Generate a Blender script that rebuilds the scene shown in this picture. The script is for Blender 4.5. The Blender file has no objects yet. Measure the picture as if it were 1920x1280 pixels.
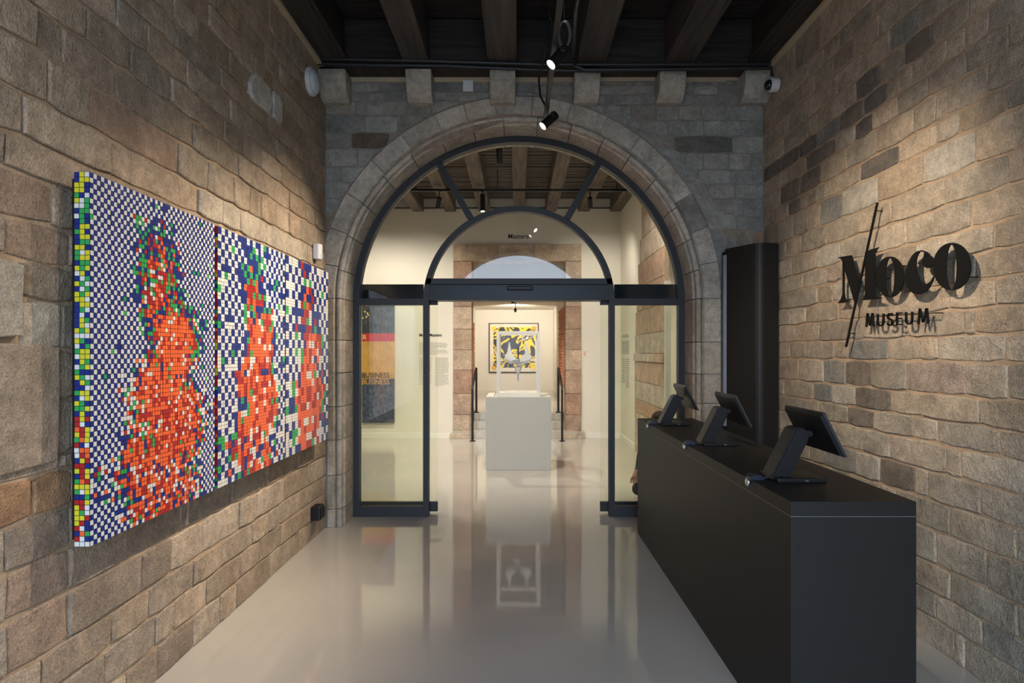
import bpy, bmesh, math, random
from mathutils import Vector, Matrix
random.seed(7)
PI = math.pi
scene = bpy.context.scene
COL = scene.collection

# ------------------------------------------------------------------ camera, world, exposure
F = 1137.0            # focal length in pixels of the 1920 px wide frame
VX, VY = 970.0, 661.0 # vanishing point of the room axis
H = 1.53              # eye height
cam_d = bpy.data.cameras.new('camera'); cam = bpy.data.objects.new('camera', cam_d); COL.objects.link(cam)
cam_d.sensor_fit = 'HORIZONTAL'; cam_d.sensor_width = 36.0; cam_d.lens = F / 1920 * 36
cam_d.shift_x = -(VX - 960) / 1920; cam_d.shift_y = (VY - 640) / 1920
cam_d.clip_start = 0.02; cam_d.clip_end = 200
cam.location = (0, 0, H); cam.rotation_euler = (PI / 2, 0, 0)
scene.camera = cam
w = bpy.data.worlds.new('world'); scene.world = w; w.use_nodes = True
bg = w.node_tree.nodes['Background']; bg.inputs[0].default_value = (0.63, 0.79, 1.0, 1); bg.inputs[1].default_value = 7.0
vs = scene.view_settings
vs.view_transform = 'Standard'; vs.look = 'None'; vs.gamma = 1.0; vs.use_curve_mapping = False
vs.exposure = 0.28
scene.cycles.max_bounces = 10; scene.cycles.transparent_max_bounces = 16
scene.cycles.caustics_reflective = False; scene.cycles.caustics_refractive = False

# room dimensions (x right, y into the picture, z up)
XL, XR = -1.69, 2.17      # stone side walls
YW = 5.33                 # face of the arch wall
YF = 5.685                # plane of the glazed frame
YB = -1.1                 # street wall behind the viewer
ZC = 4.35                 # ceiling boards
AX, AZ = 0.015, 2.005     # arch centre
YG = 10.87                # back wall of the gallery
WARM = (1.0, 0.83, 0.63)
GWARM = (1.0, 0.915, 0.785)

def portal(name, loc, rot, sx, sy):
    L = bpy.data.lights.new(name, 'AREA'); L.shape = 'RECTANGLE'; L.size = sx; L.size_y = sy
    L.cycles.is_portal = True
    o = bpy.data.objects.new(name, L); COL.objects.link(o); o.location = loc; o.rotation_euler = rot
portal('entrance_daylight_portal', (AX, YB - 0.45, 1.8), (PI / 2, 0, 0), 3.3, 3.7)

# ------------------------------------------------------------------ materials
MATS = {}
def nt(name):
    m = bpy.data.materials.new(name); m.use_nodes = True
    return m, m.node_tree, m.node_tree.nodes['Principled BSDF']
def mat(name, col, rough=0.6, metal=0.0, var=0.12, scale=8.0, bump=0.0, bscale=60.0, spec=0.5, coat=0.0, emit=None, estr=0.0):
    if name in MATS: return MATS[name]
    m, t, b = nt(name); N = t.nodes.new; L = t.links.new
    b.inputs['Roughness'].default_value = rough; b.inputs['Metallic'].default_value = metal
    b.inputs['Specular IOR Level'].default_value = spec
    if coat: b.inputs['Coat Weight'].default_value = coat; b.inputs['Coat Roughness'].default_value = 0.06
    tc = N('ShaderNodeTexCoord')
    n = N('ShaderNodeTexNoise'); n.inputs['Scale'].default_value = scale; n.inputs['Detail'].default_value = 4
    L(tc.outputs['Object'], n.inputs['Vector'])
    r = N('ShaderNodeMapRange'); r.inputs[1].default_value = 0.25; r.inputs[2].default_value = 0.75
    r.inputs[3].default_value = 1 - var; r.inputs[4].default_value = 1 + var
    L(n.outputs[0], r.inputs[0])
    mx = N('ShaderNodeMix'); mx.data_type = 'RGBA'; mx.blend_type = 'MULTIPLY'; mx.inputs[0].default_value = 1
    mx.inputs[6].default_value = (*col, 1); L(r.outputs[0], mx.inputs[7]); L(mx.outputs[2], b.inputs['Base Color'])
    if bump:
        n2 = N('ShaderNodeTexNoise'); n2.inputs['Scale'].default_value = bscale; n2.inputs['Detail'].default_value = 6
        L(tc.outputs['Object'], n2.inputs['Vector'])
        bp = N('ShaderNodeBump'); bp.inputs['Strength'].default_value = bump; bp.inputs['Distance'].default_value = 0.01
        L(n2.outputs[0], bp.inputs['Height']); L(bp.outputs[0], b.inputs['Normal'])
    if emit: b.inputs['Emission Color'].default_value = (*emit, 1); b.inputs['Emission Strength'].default_value = estr
    MATS[name] = m; return m

def stone_mat(name, grain=1.0, smooth=False):
    m, t, b = nt(name); N = t.nodes.new; L = t.links.new
    b.inputs['Roughness'].default_value = 0.85; b.inputs['Specular IOR Level'].default_value = 0.25
    tc = N('ShaderNodeTexCoord'); oi = N('ShaderNodeObjectInfo')
    sc = N('ShaderNodeVectorMath'); sc.operation = 'SCALE'; sc.inputs[0].default_value = (37, 51, 23); L(oi.outputs['Random'], sc.inputs['Scale'])
    ad = N('ShaderNodeVectorMath'); ad.operation = 'ADD'; L(tc.outputs['Object'], ad.inputs[0]); L(sc.outputs[0], ad.inputs[1])
    def noise(s, d=5, ro=0.6):
        n = N('ShaderNodeTexNoise'); n.inputs['Scale'].default_value = s; n.inputs['Detail'].default_value = d; n.inputs['Roughness'].default_value = ro
        L(ad.outputs[0], n.inputs['Vector']); return n
    def rng(n, a, c, lo=0.3, hi=0.7):
        r = N('ShaderNodeMapRange'); r.inputs[1].default_value = lo; r.inputs[2].default_value = hi; r.inputs[3].default_value = a; r.inputs[4].default_value = c
        L(n.outputs[0], r.inputs[0]); return r
    n1, n2, n3 = noise(5), noise(22), noise(110, 3, 0.7)
    def mul(a, bb):
        x = N('ShaderNodeMath'); x.operation = 'MULTIPLY'; L(a.outputs[0], x.inputs[0]); L(bb.outputs[0], x.inputs[1]); return x
    k = mul(mul(rng(n1, 0.74, 1.24), rng(n2, 0.80, 1.2)), rng(n3, 0.72, 1.28))
    mx = N('ShaderNodeMix'); mx.data_type = 'RGBA'; mx.blend_type = 'MULTIPLY'; mx.inputs[0].default_value = 1
    L(oi.outputs['Color'], mx.inputs[6]); L(k.outputs[0], mx.inputs[7])
    # rusty / pale blotches with a shape of their own
    n4 = noise(3.2, 3); r4 = rng(n4, 0.0, 0.32, 0.55, 0.72)
    m2 = N('ShaderNodeMix'); m2.data_type = 'RGBA'; L(r4.outputs[0], m2.inputs[0]); L(mx.outputs[2], m2.inputs[6])
    m2.inputs[7].default_value = (0.40, 0.29, 0.19, 1)
    L(m2.outputs[2], b.inputs['Base Color'])
    h = N('ShaderNodeMath'); h.operation = 'MULTIPLY_ADD'; L(n2.outputs[0], h.inputs[0]); h.inputs[1].default_value = 0.9 if not smooth else 0.5; 
    h3 = N('ShaderNodeMath'); h3.operation = 'MULTIPLY'; L(n3.outputs[0], h3.inputs[0]); h3.inputs[1].default_value = 0.6 * grain
    L(h3.outputs[0], h.inputs[2])
    bp = N('ShaderNodeBump'); bp.inputs['Strength'].default_value = 0.8 if not smooth else 0.3; bp.inputs['Distance'].default_value = 0.022
    L(h.outputs[0], bp.inputs['Height']); L(bp.outputs[0], b.inputs['Normal'])
    MATS[name] = m; return m

def wood_mat(name, c1, c2, axis=1, rough=0.65, bump=0.4):
    m, t, b = nt(name); N = t.nodes.new; L = t.links.new
    b.inputs['Roughness'].default_value = rough
    tc = N('ShaderNodeTexCoord'); mp = N('ShaderNodeMapping'); s = [14.0, 14.0, 14.0]; s[axis] = 1.2
    mp.inputs['Scale'].default_value = s; L(tc.outputs['Object'], mp.inputs[0])
    oi = N('ShaderNodeObjectInfo')
    ad = N('ShaderNodeVectorMath'); ad.operation = 'ADD'; L(mp.outputs[0], ad.inputs[0])
    sc = N('ShaderNodeMath'); sc.operation = 'MULTIPLY'; sc.inputs[1].default_value = 40; L(oi.outputs['Random'], sc.inputs[0]); L(sc.outputs[0], ad.inputs[1])
    n = N('ShaderNodeTexNoise'); n.inputs['Scale'].default_value = 1.6; n.inputs['Detail'].default_value = 7; n.inputs['Distortion'].default_value = 0.6
    L(ad.outputs[0], n.inputs['Vector'])
    cr = N('ShaderNodeValToRGB'); cr.color_ramp.elements[0].position = 0.32; cr.color_ramp.elements[1].position = 0.68
    cr.color_ramp.elements[0].color = (*c1, 1); cr.color_ramp.elements[1].color = (*c2, 1)
    L(n.outputs[0], cr.inputs[0]); L(cr.outputs[0], b.inputs['Base Color'])
    bp = N('ShaderNodeBump'); bp.inputs['Strength'].default_value = bump; bp.inputs['Distance'].default_value = 0.01
    L(n.outputs[0], bp.inputs['Height']); L(bp.outputs[0], b.inputs['Normal'])
    MATS[name] = m; return m

def glass_mat(name, tint, ior=1.5, boost=1.0):
    m, t, b = nt(name); N = t.nodes.new; L = t.links.new
    t.nodes.remove(b)
    out = t.nodes['Material Output']
    tr = N('ShaderNodeBsdfTransparent'); tr.inputs[0].default_value = (*tint, 1)
    gl = N('ShaderNodeBsdfGlossy'); gl.inputs['Roughness'].default_value = 0.0; gl.inputs[0].default_value = (1, 1, 1, 1)
    fr = N('ShaderNodeFresnel'); fr.inputs[0].default_value = ior
    mu = N('ShaderNodeMath'); mu.operation = 'MULTIPLY'; mu.inputs[1].default_value = boost; mu.use_clamp = True; L(fr.outputs[0], mu.inputs[0])
    mx = N('ShaderNodeMixShader'); L(mu.outputs[0], mx.inputs[0]); L(tr.outputs[0], mx.inputs[1]); L(gl.outputs[0], mx.inputs[2])
    L(mx.outputs[0], out.inputs[0]); MATS[name] = m; return m

stone_mat('sandstone'); stone_mat('dressed_stone', 0.6, True)
mat('mortar', (0.40, 0.29, 0.19), 0.95, var=0.25, scale=9, bump=0.6, bscale=70)
mat('grey_mortar', (0.27, 0.25, 0.22), 0.95, var=0.2, scale=9, bump=0.6, bscale=70)
mat('plaster', (0.50, 0.40, 0.27), 0.9, var=0.1, bump=0.2, bscale=40)
mat('epoxy', (0.46, 0.425, 0.375), 0.05, var=0.05, scale=1.3, spec=0.55, bump=0.012, bscale=5)
mat('cream_wall', (0.70, 0.66, 0.575), 0.8, var=0.03, scale=2, bump=0.06, bscale=30)
mat('white_paint', (0.74, 0.71, 0.64), 0.5, var=0.02)
mat('plinth_paint', (0.56, 0.53, 0.46), 0.45, var=0.02)
mat('black_steel', (0.018, 0.018, 0.020), 0.45, var=0.08, spec=0.35)
mat('frame_steel', (0.030, 0.032, 0.035), 0.5, var=0.06, spec=0.35)
mat('counter_black', (0.0135, 0.0125, 0.0115), 0.5, var=0.08, scale=30, spec=0.28)
mat('counter_seam', (0.20, 0.19, 0.18), 0.5)
mat('letter_black', (0.008, 0.008, 0.008), 0.6, var=0.05, spec=0.15)
mat('plastic_black', (0.010, 0.010, 0.011), 0.42, var=0.05, spec=0.3)
mat('screen_edge', (0.05, 0.052, 0.056), 0.25, metal=0.3)
mat('screen_glass', (0.01, 0.01, 0.012), 0.06)
mat('white_plastic', (0.70, 0.70, 0.72), 0.35, var=0.02)
mat('lens_plastic', (0.55, 0.60, 0.66), 0.15, var=0.02)
mat('dark_glass', (0.012, 0.016, 0.020), 0.05, var=0.05)
mat('header_metal', (0.013, 0.017, 0.025), 0.4, var=0.1, spec=0.3)
mat('conduit', (0.020, 0.022, 0.027), 0.45, var=0.05)
mat('grey_metal', (0.16, 0.175, 0.20), 0.5)
mat('steel_wire', (0.45, 0.46, 0.48), 0.3, metal=0.8)
mat('lamp_glow', (1, 1, 1), 0.3, emit=(1.0, 0.88, 0.68), estr=60)
mat('ink', (0.015, 0.015, 0.015), 0.7)
mat('ink_grey', (0.25, 0.23, 0.20), 0.8)
mat('red_ink', (0.75, 0.06, 0.04), 0.6)
mat('cable', (0.012, 0.013, 0.016), 0.5)
mat('pavement', (0.25, 0.25, 0.25), 0.9)
mat('brick_red', (0.42, 0.15, 0.075), 0.85, var=0.25, scale=20, bump=0.3)
wood_mat('dark_timber', (0.016, 0.012, 0.010), (0.045, 0.034, 0.027), 1)
wood_mat('beam_timber', (0.026, 0.020, 0.017), (0.075, 0.062, 0.054), 1)
wood_mat('board_timber', (0.013, 0.010, 0.009), (0.045, 0.034, 0.030), 0)
wood_mat('gallery_beam', (0.045, 0.033, 0.024), (0.15, 0.115, 0.085), 1)
wood_mat('gallery_board', (0.04, 0.03, 0.022), (0.12, 0.09, 0.065), 0)
glass_mat('clear_glass', (0.985, 0.99, 0.98), 1.45, 0.8)
glass_mat('green_glass', (0.967, 0.982, 0.945), 1.45, 0.8)
glass_mat('vitrine_glass', (0.99, 0.99, 0.99), 1.45, 0.08)

# ------------------------------------------------------------------ mesh helpers
def link(name, me, m=None, parent=None):
    o = bpy.data.objects.new(name, me); COL.objects.link(o)
    if m is not None:
        for x in (m if isinstance(m, (list, tuple)) else [m]):
            me.materials.append(MATS[x] if isinstance(x, str) else x)
    if parent is not None: o.parent = parent
    return o
def obj(name, bm, m=None, parent=None, smooth=False):
    me = bpy.data.meshes.new(name); bmesh.ops.recalc_face_normals(bm, faces=bm.faces[:])
    bm.to_mesh(me); bm.free()
    if smooth:
        for p in me.polygons: p.use_smooth = True
    return link(name, me, m, parent)
def thing(name, label, cat, loc=(0, 0, 0), group=None):
    o = bpy.data.objects.new(name, None); COL.objects.link(o); o.location = loc
    o.empty_display_size = 0.1; o['label'] = label; o['category'] = cat
    if group: o['group'] = group
    return o
def tag(o, label, cat, group=None):
    o['label'] = label; o['category'] = cat
    if group: o['group'] = group
    return o
def struct(o, label=None):
    o['kind'] = 'structure'
    if label: o['label'] = label
    return o
def place(o, parent):
    """parent an object whose mesh is in world coordinates to a thing that is not at the origin"""
    o.parent = parent; o.matrix_parent_inverse = Matrix.Translation(-Vector(parent.location)); return o
def piece(o, p):
    """make a mesh in world coordinates a piece of a part (itself placed with place())"""
    o.parent = p; o.matrix_parent_inverse = Matrix.Identity(4); return o
def B(): return bmesh.new()
def box(bm, x0, x1, y0, y1, z0, z1, bev=0.0):
    r = bmesh.ops.create_cube(bm, size=1.0, matrix=Matrix.Translation(((x0 + x1) / 2, (y0 + y1) / 2, (z0 + z1) / 2)) @ Matrix.Diagonal((abs(x1 - x0), abs(y1 - y0), abs(z1 - z0), 1)))
    if bev:
        es = list({e for v in r['verts'] for e in v.link_edges})
        bmesh.ops.bevel(bm, geom=es, offset=bev, segments=2, affect='EDGES', profile=0.6)
    return bm
def mbox(name, m, parent, *a, bev=0.0): 
    o = obj(name, box(B(), *a, bev=bev), m); 
    return place(o, parent) if parent is not None else o
def prism(bm, pts, d):
    """closed polygon of 3-D points extruded by vector d"""
    d = Vector(d); a = [bm.verts.new(p) for p in pts]; b = [bm.verts.new(Vector(p) + d) for p in pts]
    n = len(pts)
    bm.faces.new(a); bm.faces.new(b[::-1])
    for i in range(n): bm.faces.new((a[i], b[i], b[(i + 1) % n], a[(i + 1) % n]))
    return bm
def tube(bm, pts, r, n=10, caps=True, closed=False):
    pts = [Vector(p) for p in pts]; rings = []
    m = len(pts); up = None
    for i, p in enumerate(pts):
        if closed: t = pts[(i + 1) % m] - pts[i - 1]
        else: t = (pts[min(i + 1, m - 1)] - pts[max(i - 1, 0)])
        t.normalize()
        if up is None:
            up = Vector((0, 0, 1)) if abs(t.z) < 0.9 else Vector((1, 0, 0))
        s = t.cross(up).normalized(); up = s.cross(t).normalized()
        rr = r[i] if isinstance(r, (list, tuple)) else r
        rings.append([bm.verts.new(p + (s * math.cos(2 * PI * k / n) + up * math.sin(2 * PI * k / n)) * rr) for k in range(n)])
    for i in range(m if closed else m - 1):
        a, b = rings[i], rings[(i + 1) % m]
        for k in range(n): bm.faces.new((a[k], a[(k + 1) % n], b[(k + 1) % n], b[k]))
    if caps and not closed: bm.faces.new(rings[0][::-1]); bm.faces.new(rings[-1])
    return bm
def lathe(bm, prof, mtx=None, n=24):
    """profile of (radius, height) about local z"""
    mtx = mtx or Matrix.Identity(4); rings = []
    for r, z in prof:
        rings.append([bm.verts.new(mtx @ Vector((max(r, 1e-4) * math.cos(2 * PI * k / n), max(r, 1e-4) * math.sin(2 * PI * k / n), z))) for k in range(n)])
    for a, b in zip(rings, rings[1:]):
        for k in range(n): bm.faces.new((a[k], a[(k + 1) % n], b[(k + 1) % n], b[k]))
    bm.faces.new(rings[0][::-1]); bm.faces.new(rings[-1])
    return bm
def aim(loc, target):
    """matrix at loc whose local +z points to the target"""
    d = (Vector(target) - Vector(loc)).normalized()
    return Matrix.Translation(loc) @ d.to_track_quat('Z', 'Y').to_matrix().to_4x4()
def arc(cx, cz, r, a0, a1, n): return [(cx + r * math.cos(math.radians(a0 + (a1 - a0) * i / n)), cz + r * math.sin(math.radians(a0 + (a1 - a0) * i / n))) for i in range(n + 1)]
def text_mesh(name, body, size, m, parent=None, loc=(0, 0, 0), rot=(PI / 2, 0, 0), ext=0.002, offset=0.0, align='LEFT', sx=1.0):
    c = bpy.data.curves.new(name, 'FONT'); c.body = body; c.size = size; c.extrude = ext; c.offset = offset; c.align_x = align; c.resolution_u = 3
    t = bpy.data.objects.new(name, c); COL.objects.link(t)
    dg = bpy.context.evaluated_depsgraph_get(); me = bpy.data.meshes.new_from_object(t.evaluated_get(dg))
    bpy.data.objects.remove(t); bpy.data.curves.remove(c); me.name = name
    o = link(name, me, m)
    o.matrix_world = Matrix.Translation(loc) @ Matrix.Rotation(rot[2], 4, 'Z') @ Matrix.Rotation(rot[0], 4, 'X') @ Matrix.Diagonal((sx, 1, 1, 1))
    if parent is not None:
        o.parent = parent; o.matrix_parent_inverse = Matrix.Translation(-Vector(parent.location))
    return o

# ------------------------------------------------------------------ pixel survey -> wall coordinates (u along y, v = height)
def surv(K):
    s = 1 if K > 0 else -1
    def f(px, py):
        Y = F * abs(K) / ((px - VX) * s); return (Y, H + (VY - py) * Y / F)
    return f
SL, SR = surv(XL), surv(XR)
def front(px, py, Y=YW): return ((px - VX) * Y / F, H + (VY - py) * Y / F)

# ------------------------------------------------------------------ floor
o = obj('floor', box(B(), -6, 6, -6, 19, -0.2, 0), 'epoxy'); struct(o, 'glossy pale grey poured floor running through both rooms')

# ------------------------------------------------------------------ stone walls
def lerp_poly(poly, u):
    if u <= poly[0][0]: return poly[0][1]
    for (a, ha), (b, hb) in zip(poly, poly[1:]):
        if u <= b: return ha + (hb - ha) * (u - a) / max(b - a, 1e-6)
    return poly[-1][1]
def block_geo(bm, per, to3, proud, ch=0.005, back=-0.03, rnd=random):
    n = len(per); cu = sum(p[0] for p in per) / n; cv = sum(p[1] for p in per) / n
    ins = []
    for (u, v) in per:
        dx, dy = cu - u, cv - v; l = math.hypot(dx, dy) or 1
        k = min(ch * 1.5, l * 0.4) / l; ins.append((u + dx * k, v + dy * k))
    r0 = [bm.verts.new(to3(u, v, back)) for u, v in per]
    r1 = [bm.verts.new(to3(u, v, proud - ch)) for u, v in per]
    r2 = [bm.verts.new(to3(u, v, proud + rnd.uniform(-0.0015, 0.0015))) for u, v in ins]
    c = bm.verts.new(to3(cu, cv, proud + rnd.uniform(-0.002, 0.005)))
    for i in range(n):
        j = (i + 1) % n
        bm.faces.new((r0[i], r0[j], r1[j], r1[i])); bm.faces.new((r1[i], r1[j], r2[j], r2[i])); bm.faces.new((r2[i], r2[j], c))
def quad_per(u0, u1, bot, top, gap, jit, rnd, step=0.10):
    u0 += gap / 2; u1 -= gap / 2; w = u1 - u0
    n = max(2, min(5, int(w / step) + 1)); P = []
    sl0, sl1 = rnd.uniform(-jit, jit), rnd.uniform(-jit, jit)
    hm = top((u0 + u1) / 2) - bot((u0 + u1) / 2)
    c = min(0.010, w * 0.12, hm * 0.12)
    for i in range(n + 1):
        u = u0 + w * i / n + (sl0 if i == 0 else sl1 if i == n else 0)
        P.append((u, bot(u) + gap / 2 + (c if i in (0, n) else 0) + rnd.uniform(-jit, jit) * 0.7))
    P.append((u1 + rnd.uniform(-jit, jit), bot(u1) * .5 + top(u1) * .5))
    for i in range(n, -1, -1):
        u = u0 + w * i / n - (sl0 if i == 0 else sl1 if i == n else 0)
        P.append((u, top(u) - gap / 2 - (c if i in (0, n) else 0) + rnd.uniform(-jit, jit) * 0.7))
    P.append((u0 + rnd.uniform(-jit, jit), bot(u0) * .5 + top(u0) * .5))
    return P
def tint(base, rnd, dv=0.20, dh=0.045):
    k = 1 + rnd.uniform(-dv, dv); a = rnd.uniform(-dh, dh)
    return (base[0] * k * (1 + a), base[1] * k, base[2] * k * (1 - a), 1)

def side_wall(parent, surv_f, joints, verts, to3, u_far, u_near, u_end, base, overrides, specials=(), starts={}, gap=0.007, jit=0.005, seed=1, proud=(0.006, 0.016), extra_seed=5):
    """joints: list of pixel polylines or plain heights, from top down; verts[i]: pixel x of the upright joints in course i"""
    rnd = random.Random(seed); J = []
    for j in joints:
        if isinstance(j, (int, float)): J.append([(0.0, j), (9.0, j)])
        else:
            q = sorted(surv_f(*p) for p in j); n = len(q); mu = sum(a for a, _ in q) / n; mv = sum(b for _, b in q) / n
            sl = sum((a - mu) * (b - mv) for a, b in q) / sum((a - mu) ** 2 for a, b in q)
            q = [(a, 0.22 * b + 0.78 * (mv + sl * 0.8 * (a - mu))) for a, b in q]
            J.append(q)
    rest = B(); out = []
    for i in range(len(J) - 1):
        top = lambda u, q=J[i]: lerp_poly(q, u); bot = lambda u, q=J[i + 1]: lerp_poly(q, u)
        us = sorted(surv_f(x, 0)[0] for x in verts[i]) if i < len(verts) and verts[i] else []
        us = [u for u in us if u < u_far - 0.06]
        # long unseen stretches and the part nearer than the frame get stones too
        st = starts.get(i)
        lo = surv_f(st, 0)[0] if st else None
        if lo: us = [u for u in us if u > lo + 0.05] + [lo]
        us = sorted(us + [u_far]); full = [us[0]]
        for a, b in zip(us, us[1:]):
            if b - a > 0.80:
                k = int((b - a) / 0.42)
                for q in range(1, k): full.append(a + (b - a) * (q + rnd.uniform(-0.2, 0.2)) / k)
            full.append(b)
        if not lo:
            u = full[0]
            while u > u_end + 0.1:
                u -= rnd.uniform(0.25, 0.55); full.insert(0, max(u, u_end))
        for a, b in zip(full, full[1:]):
            if b - a < 0.03: continue
            hm = top((a + b) / 2) - bot((a + b) / 2)
            if hm < 0.03: continue
            per = quad_per(a, b, bot, top, gap, jit, rnd)
            pr = rnd.uniform(*proud)
            if b < u_near: block_geo(rest, per, to3, pr, rnd=rnd); continue
            bm = B(); block_geo(bm, per, to3, pr, rnd=rnd)
            s = obj('stone', bm, 'sandstone', parent); s.color = tint(base, rnd)
            out.append((s, (a + b) / 2, (top(a) + bot(a)) / 2))
    for (x0, y0, x1, y1, c) in specials:      # stones that run through more than one course
        (ua, va), (ub, vb) = surv_f(x0, y0), surv_f(x1, y1)
        bm = B(); per = quad_per(ua, ub, lambda u: vb, lambda u: va, gap, jit, rnd, 0.16); block_geo(bm, per, to3, 0.03, rnd=rnd)
        s = obj('stone', bm, 'sandstone', parent); s.color = (*c, 1)
    for (px, py, c) in overrides:
        u, v = surv_f(px, py); s = min(out, key=lambda q: (q[1] - u) ** 2 + 4 * (q[2] - v) ** 2)[0]; s.color = (*c, 1)
    r = obj('stone_field', rest, 'sandstone', parent); r.color = (*base, 1); r['kind'] = 'stuff'
    return out

# ---- left wall
wl = obj('wall_left', box(B(), XL - 0.5, XL, YB, YW + 0.02, 0, ZC), 'mortar'); struct(wl, 'left wall of coursed tan sandstone blocks')
LJ = [
 3.99,
 [(460, 0), (502, 50), (550, 118), (582, 160), (606, 193)],
 [(425, 0), (455, 32), (500, 87), (537, 136), (577, 182), (606, 217)],
 [(390, 2), (435, 57), (475, 105), (510, 142), (542, 177), (582, 220), (606, 247)],
 [(337, 0), (387, 47), (430, 97), (462, 130), (500, 170), (522, 197), (550, 225), (605, 280)],
 [(300, 15), (325, 37), (365, 77), (410, 127), (460, 172), (502, 212), (552, 262), (605, 310)],
 [(235, 5), (277, 45), (320, 80), (337, 97), (387, 145), (430, 182), (472, 220), (512, 257), (565, 302), (605, 337)],
 [(147, 0), (215, 55), (240, 77), (272, 97), (317, 137), (372, 185), (422, 222), (452, 250), (487, 278), (537, 317), (565, 342), (605, 370)],
 [(55, 2), (110, 45), (160, 77), (217, 122), (250, 140), (317, 192), (365, 229), (405, 262), (450, 293), (480, 312), (550, 365), (587, 392), (605, 402)],
 [(0, 52), (70, 95), (112, 120), (165, 160), (212, 186), (257, 215), (320, 256), (385, 300), (440, 330), (500, 367), (540, 397), (602, 432)],
 [(0, 150), (82, 192), (165, 240), (215, 267), (312, 318), (367, 350), (412, 372), (450, 394), (507, 420), (577, 460), (604, 474)],
 [(0, 240), (37, 250), (120, 292), (185, 322), (300, 370), (337, 392), (400, 417), (590, 500)],
 2.14, 1.985, 1.845, 1.715, 1.54, 1.36, 1.16, 1.10,
 [(0, 991), (56, 975), (126, 947), (600, 772)],
 [(9, 1073), (126, 1027), (600, 815)],
 [(9, 1167), (122, 1102), (150, 1094), (226, 1056), (265, 1037), (314, 1009), (336, 996), (432, 944), (477, 926), (524, 898), (606, 854)],
 [(9, 1265), (75, 1233), (126, 1195), (150, 1183), (265, 1110), (314, 1072), (377, 1042), (412, 1017), (470, 980), (522, 938), (564, 917), (604, 896)],
 [(150, 1253), (205, 1212), (276, 1160), (355, 1100), (385, 1086), (414, 1060), (470, 1020), (522, 983), (564, 955), (600, 930)],
 [(210, 1280), (240, 1255), (289, 1214), (385, 1132), (450, 1080), (484, 1051), (526, 1020), (559, 994), (600, 966)],
 -0.005]
LV = [
 [502, 530, 570], [456, 512, 554, 586], [404, 445, 495, 522, 541, 567], [389, 435, 476, 509, 531, 575], [322, 370, 427, 461, 505, 525, 575],
 [307, 337, 411, 445, 501, 546, 580], [214, 272, 347, 392, 429, 470, 515, 537, 568], [157, 240, 317, 372, 417, 454, 487, 524, 564, 580],
 [65, 114, 215, 359, 405, 445, 500, 541, 571, 590], [85, 165, 332, 387, 435, 465, 487, 515, 540, 561], [38, 205, 369, 414, 447, 496, 574],
 [4, 240, 330, 450, 560], [92, 131, 300, 420, 520], [5, 127, 270, 400, 500], [33, 133, 280, 410, 540], [33, 112, 250, 390, 520], [99, 134, 290, 420], [99, 128, 270, 400], [110, 240, 380, 500],
 [56, 128, 260, 410, 520], [5, 126, 250, 360, 470], [9, 126, 235, 335, 432, 496, 557, 587], [9, 124, 262, 317, 378, 447, 478, 529, 575],
 [73, 206, 276, 360, 412, 470, 501, 520, 560], [191, 289, 324, 385, 447, 484, 524, 562], [232, 293, 360, 410, 440, 503, 545, 575]]
LBASE = (0.385, 0.30, 0.222)
pink, rust, pale, brown = (0.38, 0.265, 0.19), (0.37, 0.215, 0.12), (0.46, 0.395, 0.315), (0.29, 0.225, 0.17)
ltop3 = lambda u, v, d: (XL + d, u, v)
side_wall(wl, SL, LJ, LV, ltop3, YW, 1.1, YB + 0.02, LBASE,
    [(50, 360, pink), (70, 470, pink), (60, 940, rust), (20, 940, rust), (60, 1010, brown), (60, 1100, pink), (60, 1180, pink), (160, 1140, brown), (330, 1180, brown),
     (290, 1075, pale), (240, 1110, brown), (490, 560, pale), (480, 430, pale), (430, 400, pale), (395, 380, pale), (540, 470, pale), (300, 1020, brown), (110, 560, (0.30, 0.235, 0.175)),
     (120, 630, pale), (230, 260, pink), (290, 280, pink), (130, 210, LBASE)],
    specials=[(-250, 437, 32, 637, pale), (-250, 637, 98, 868, (0.36, 0.275, 0.205))], starts={14: 34, 15: 34, 16: 100, 17: 100})
# pale plaster repair high on the wall
for (x0, y0, x1, y1) in ((462, 142, 503, 206), (505, 182, 522, 222)):
    (ua, va), (ub, vb) = SL(x0, y0), SL(x1, y1); vb2 = SL(x1, y1)[1]; rr = random.Random(x0)
    pts = []
    mu, mv, ru, rv = (ua + ub) / 2, (SL((x0 + x1) / 2, (y0 + y1) / 2)[1]), (ub - ua) / 2, 0.095
    for k in range(14):
        a = 2 * PI * k / 14; q = 1 + rr.uniform(-0.15, 0.12); ca, sa = math.cos(a), math.sin(a)
        pts.append((mu + ru * q * math.copysign(abs(ca) ** 0.6, ca), mv + rv * q * math.copysign(abs(sa) ** 0.6, sa)))
    bm = B(); block_geo(bm, pts, ltop3, 0.031, ch=0.006, back=0.0, rnd=rr)
    s = obj('plaster_patch', bm, 'dressed_stone', wl); s.color = (0.48, 0.46, 0.43, 1)

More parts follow.
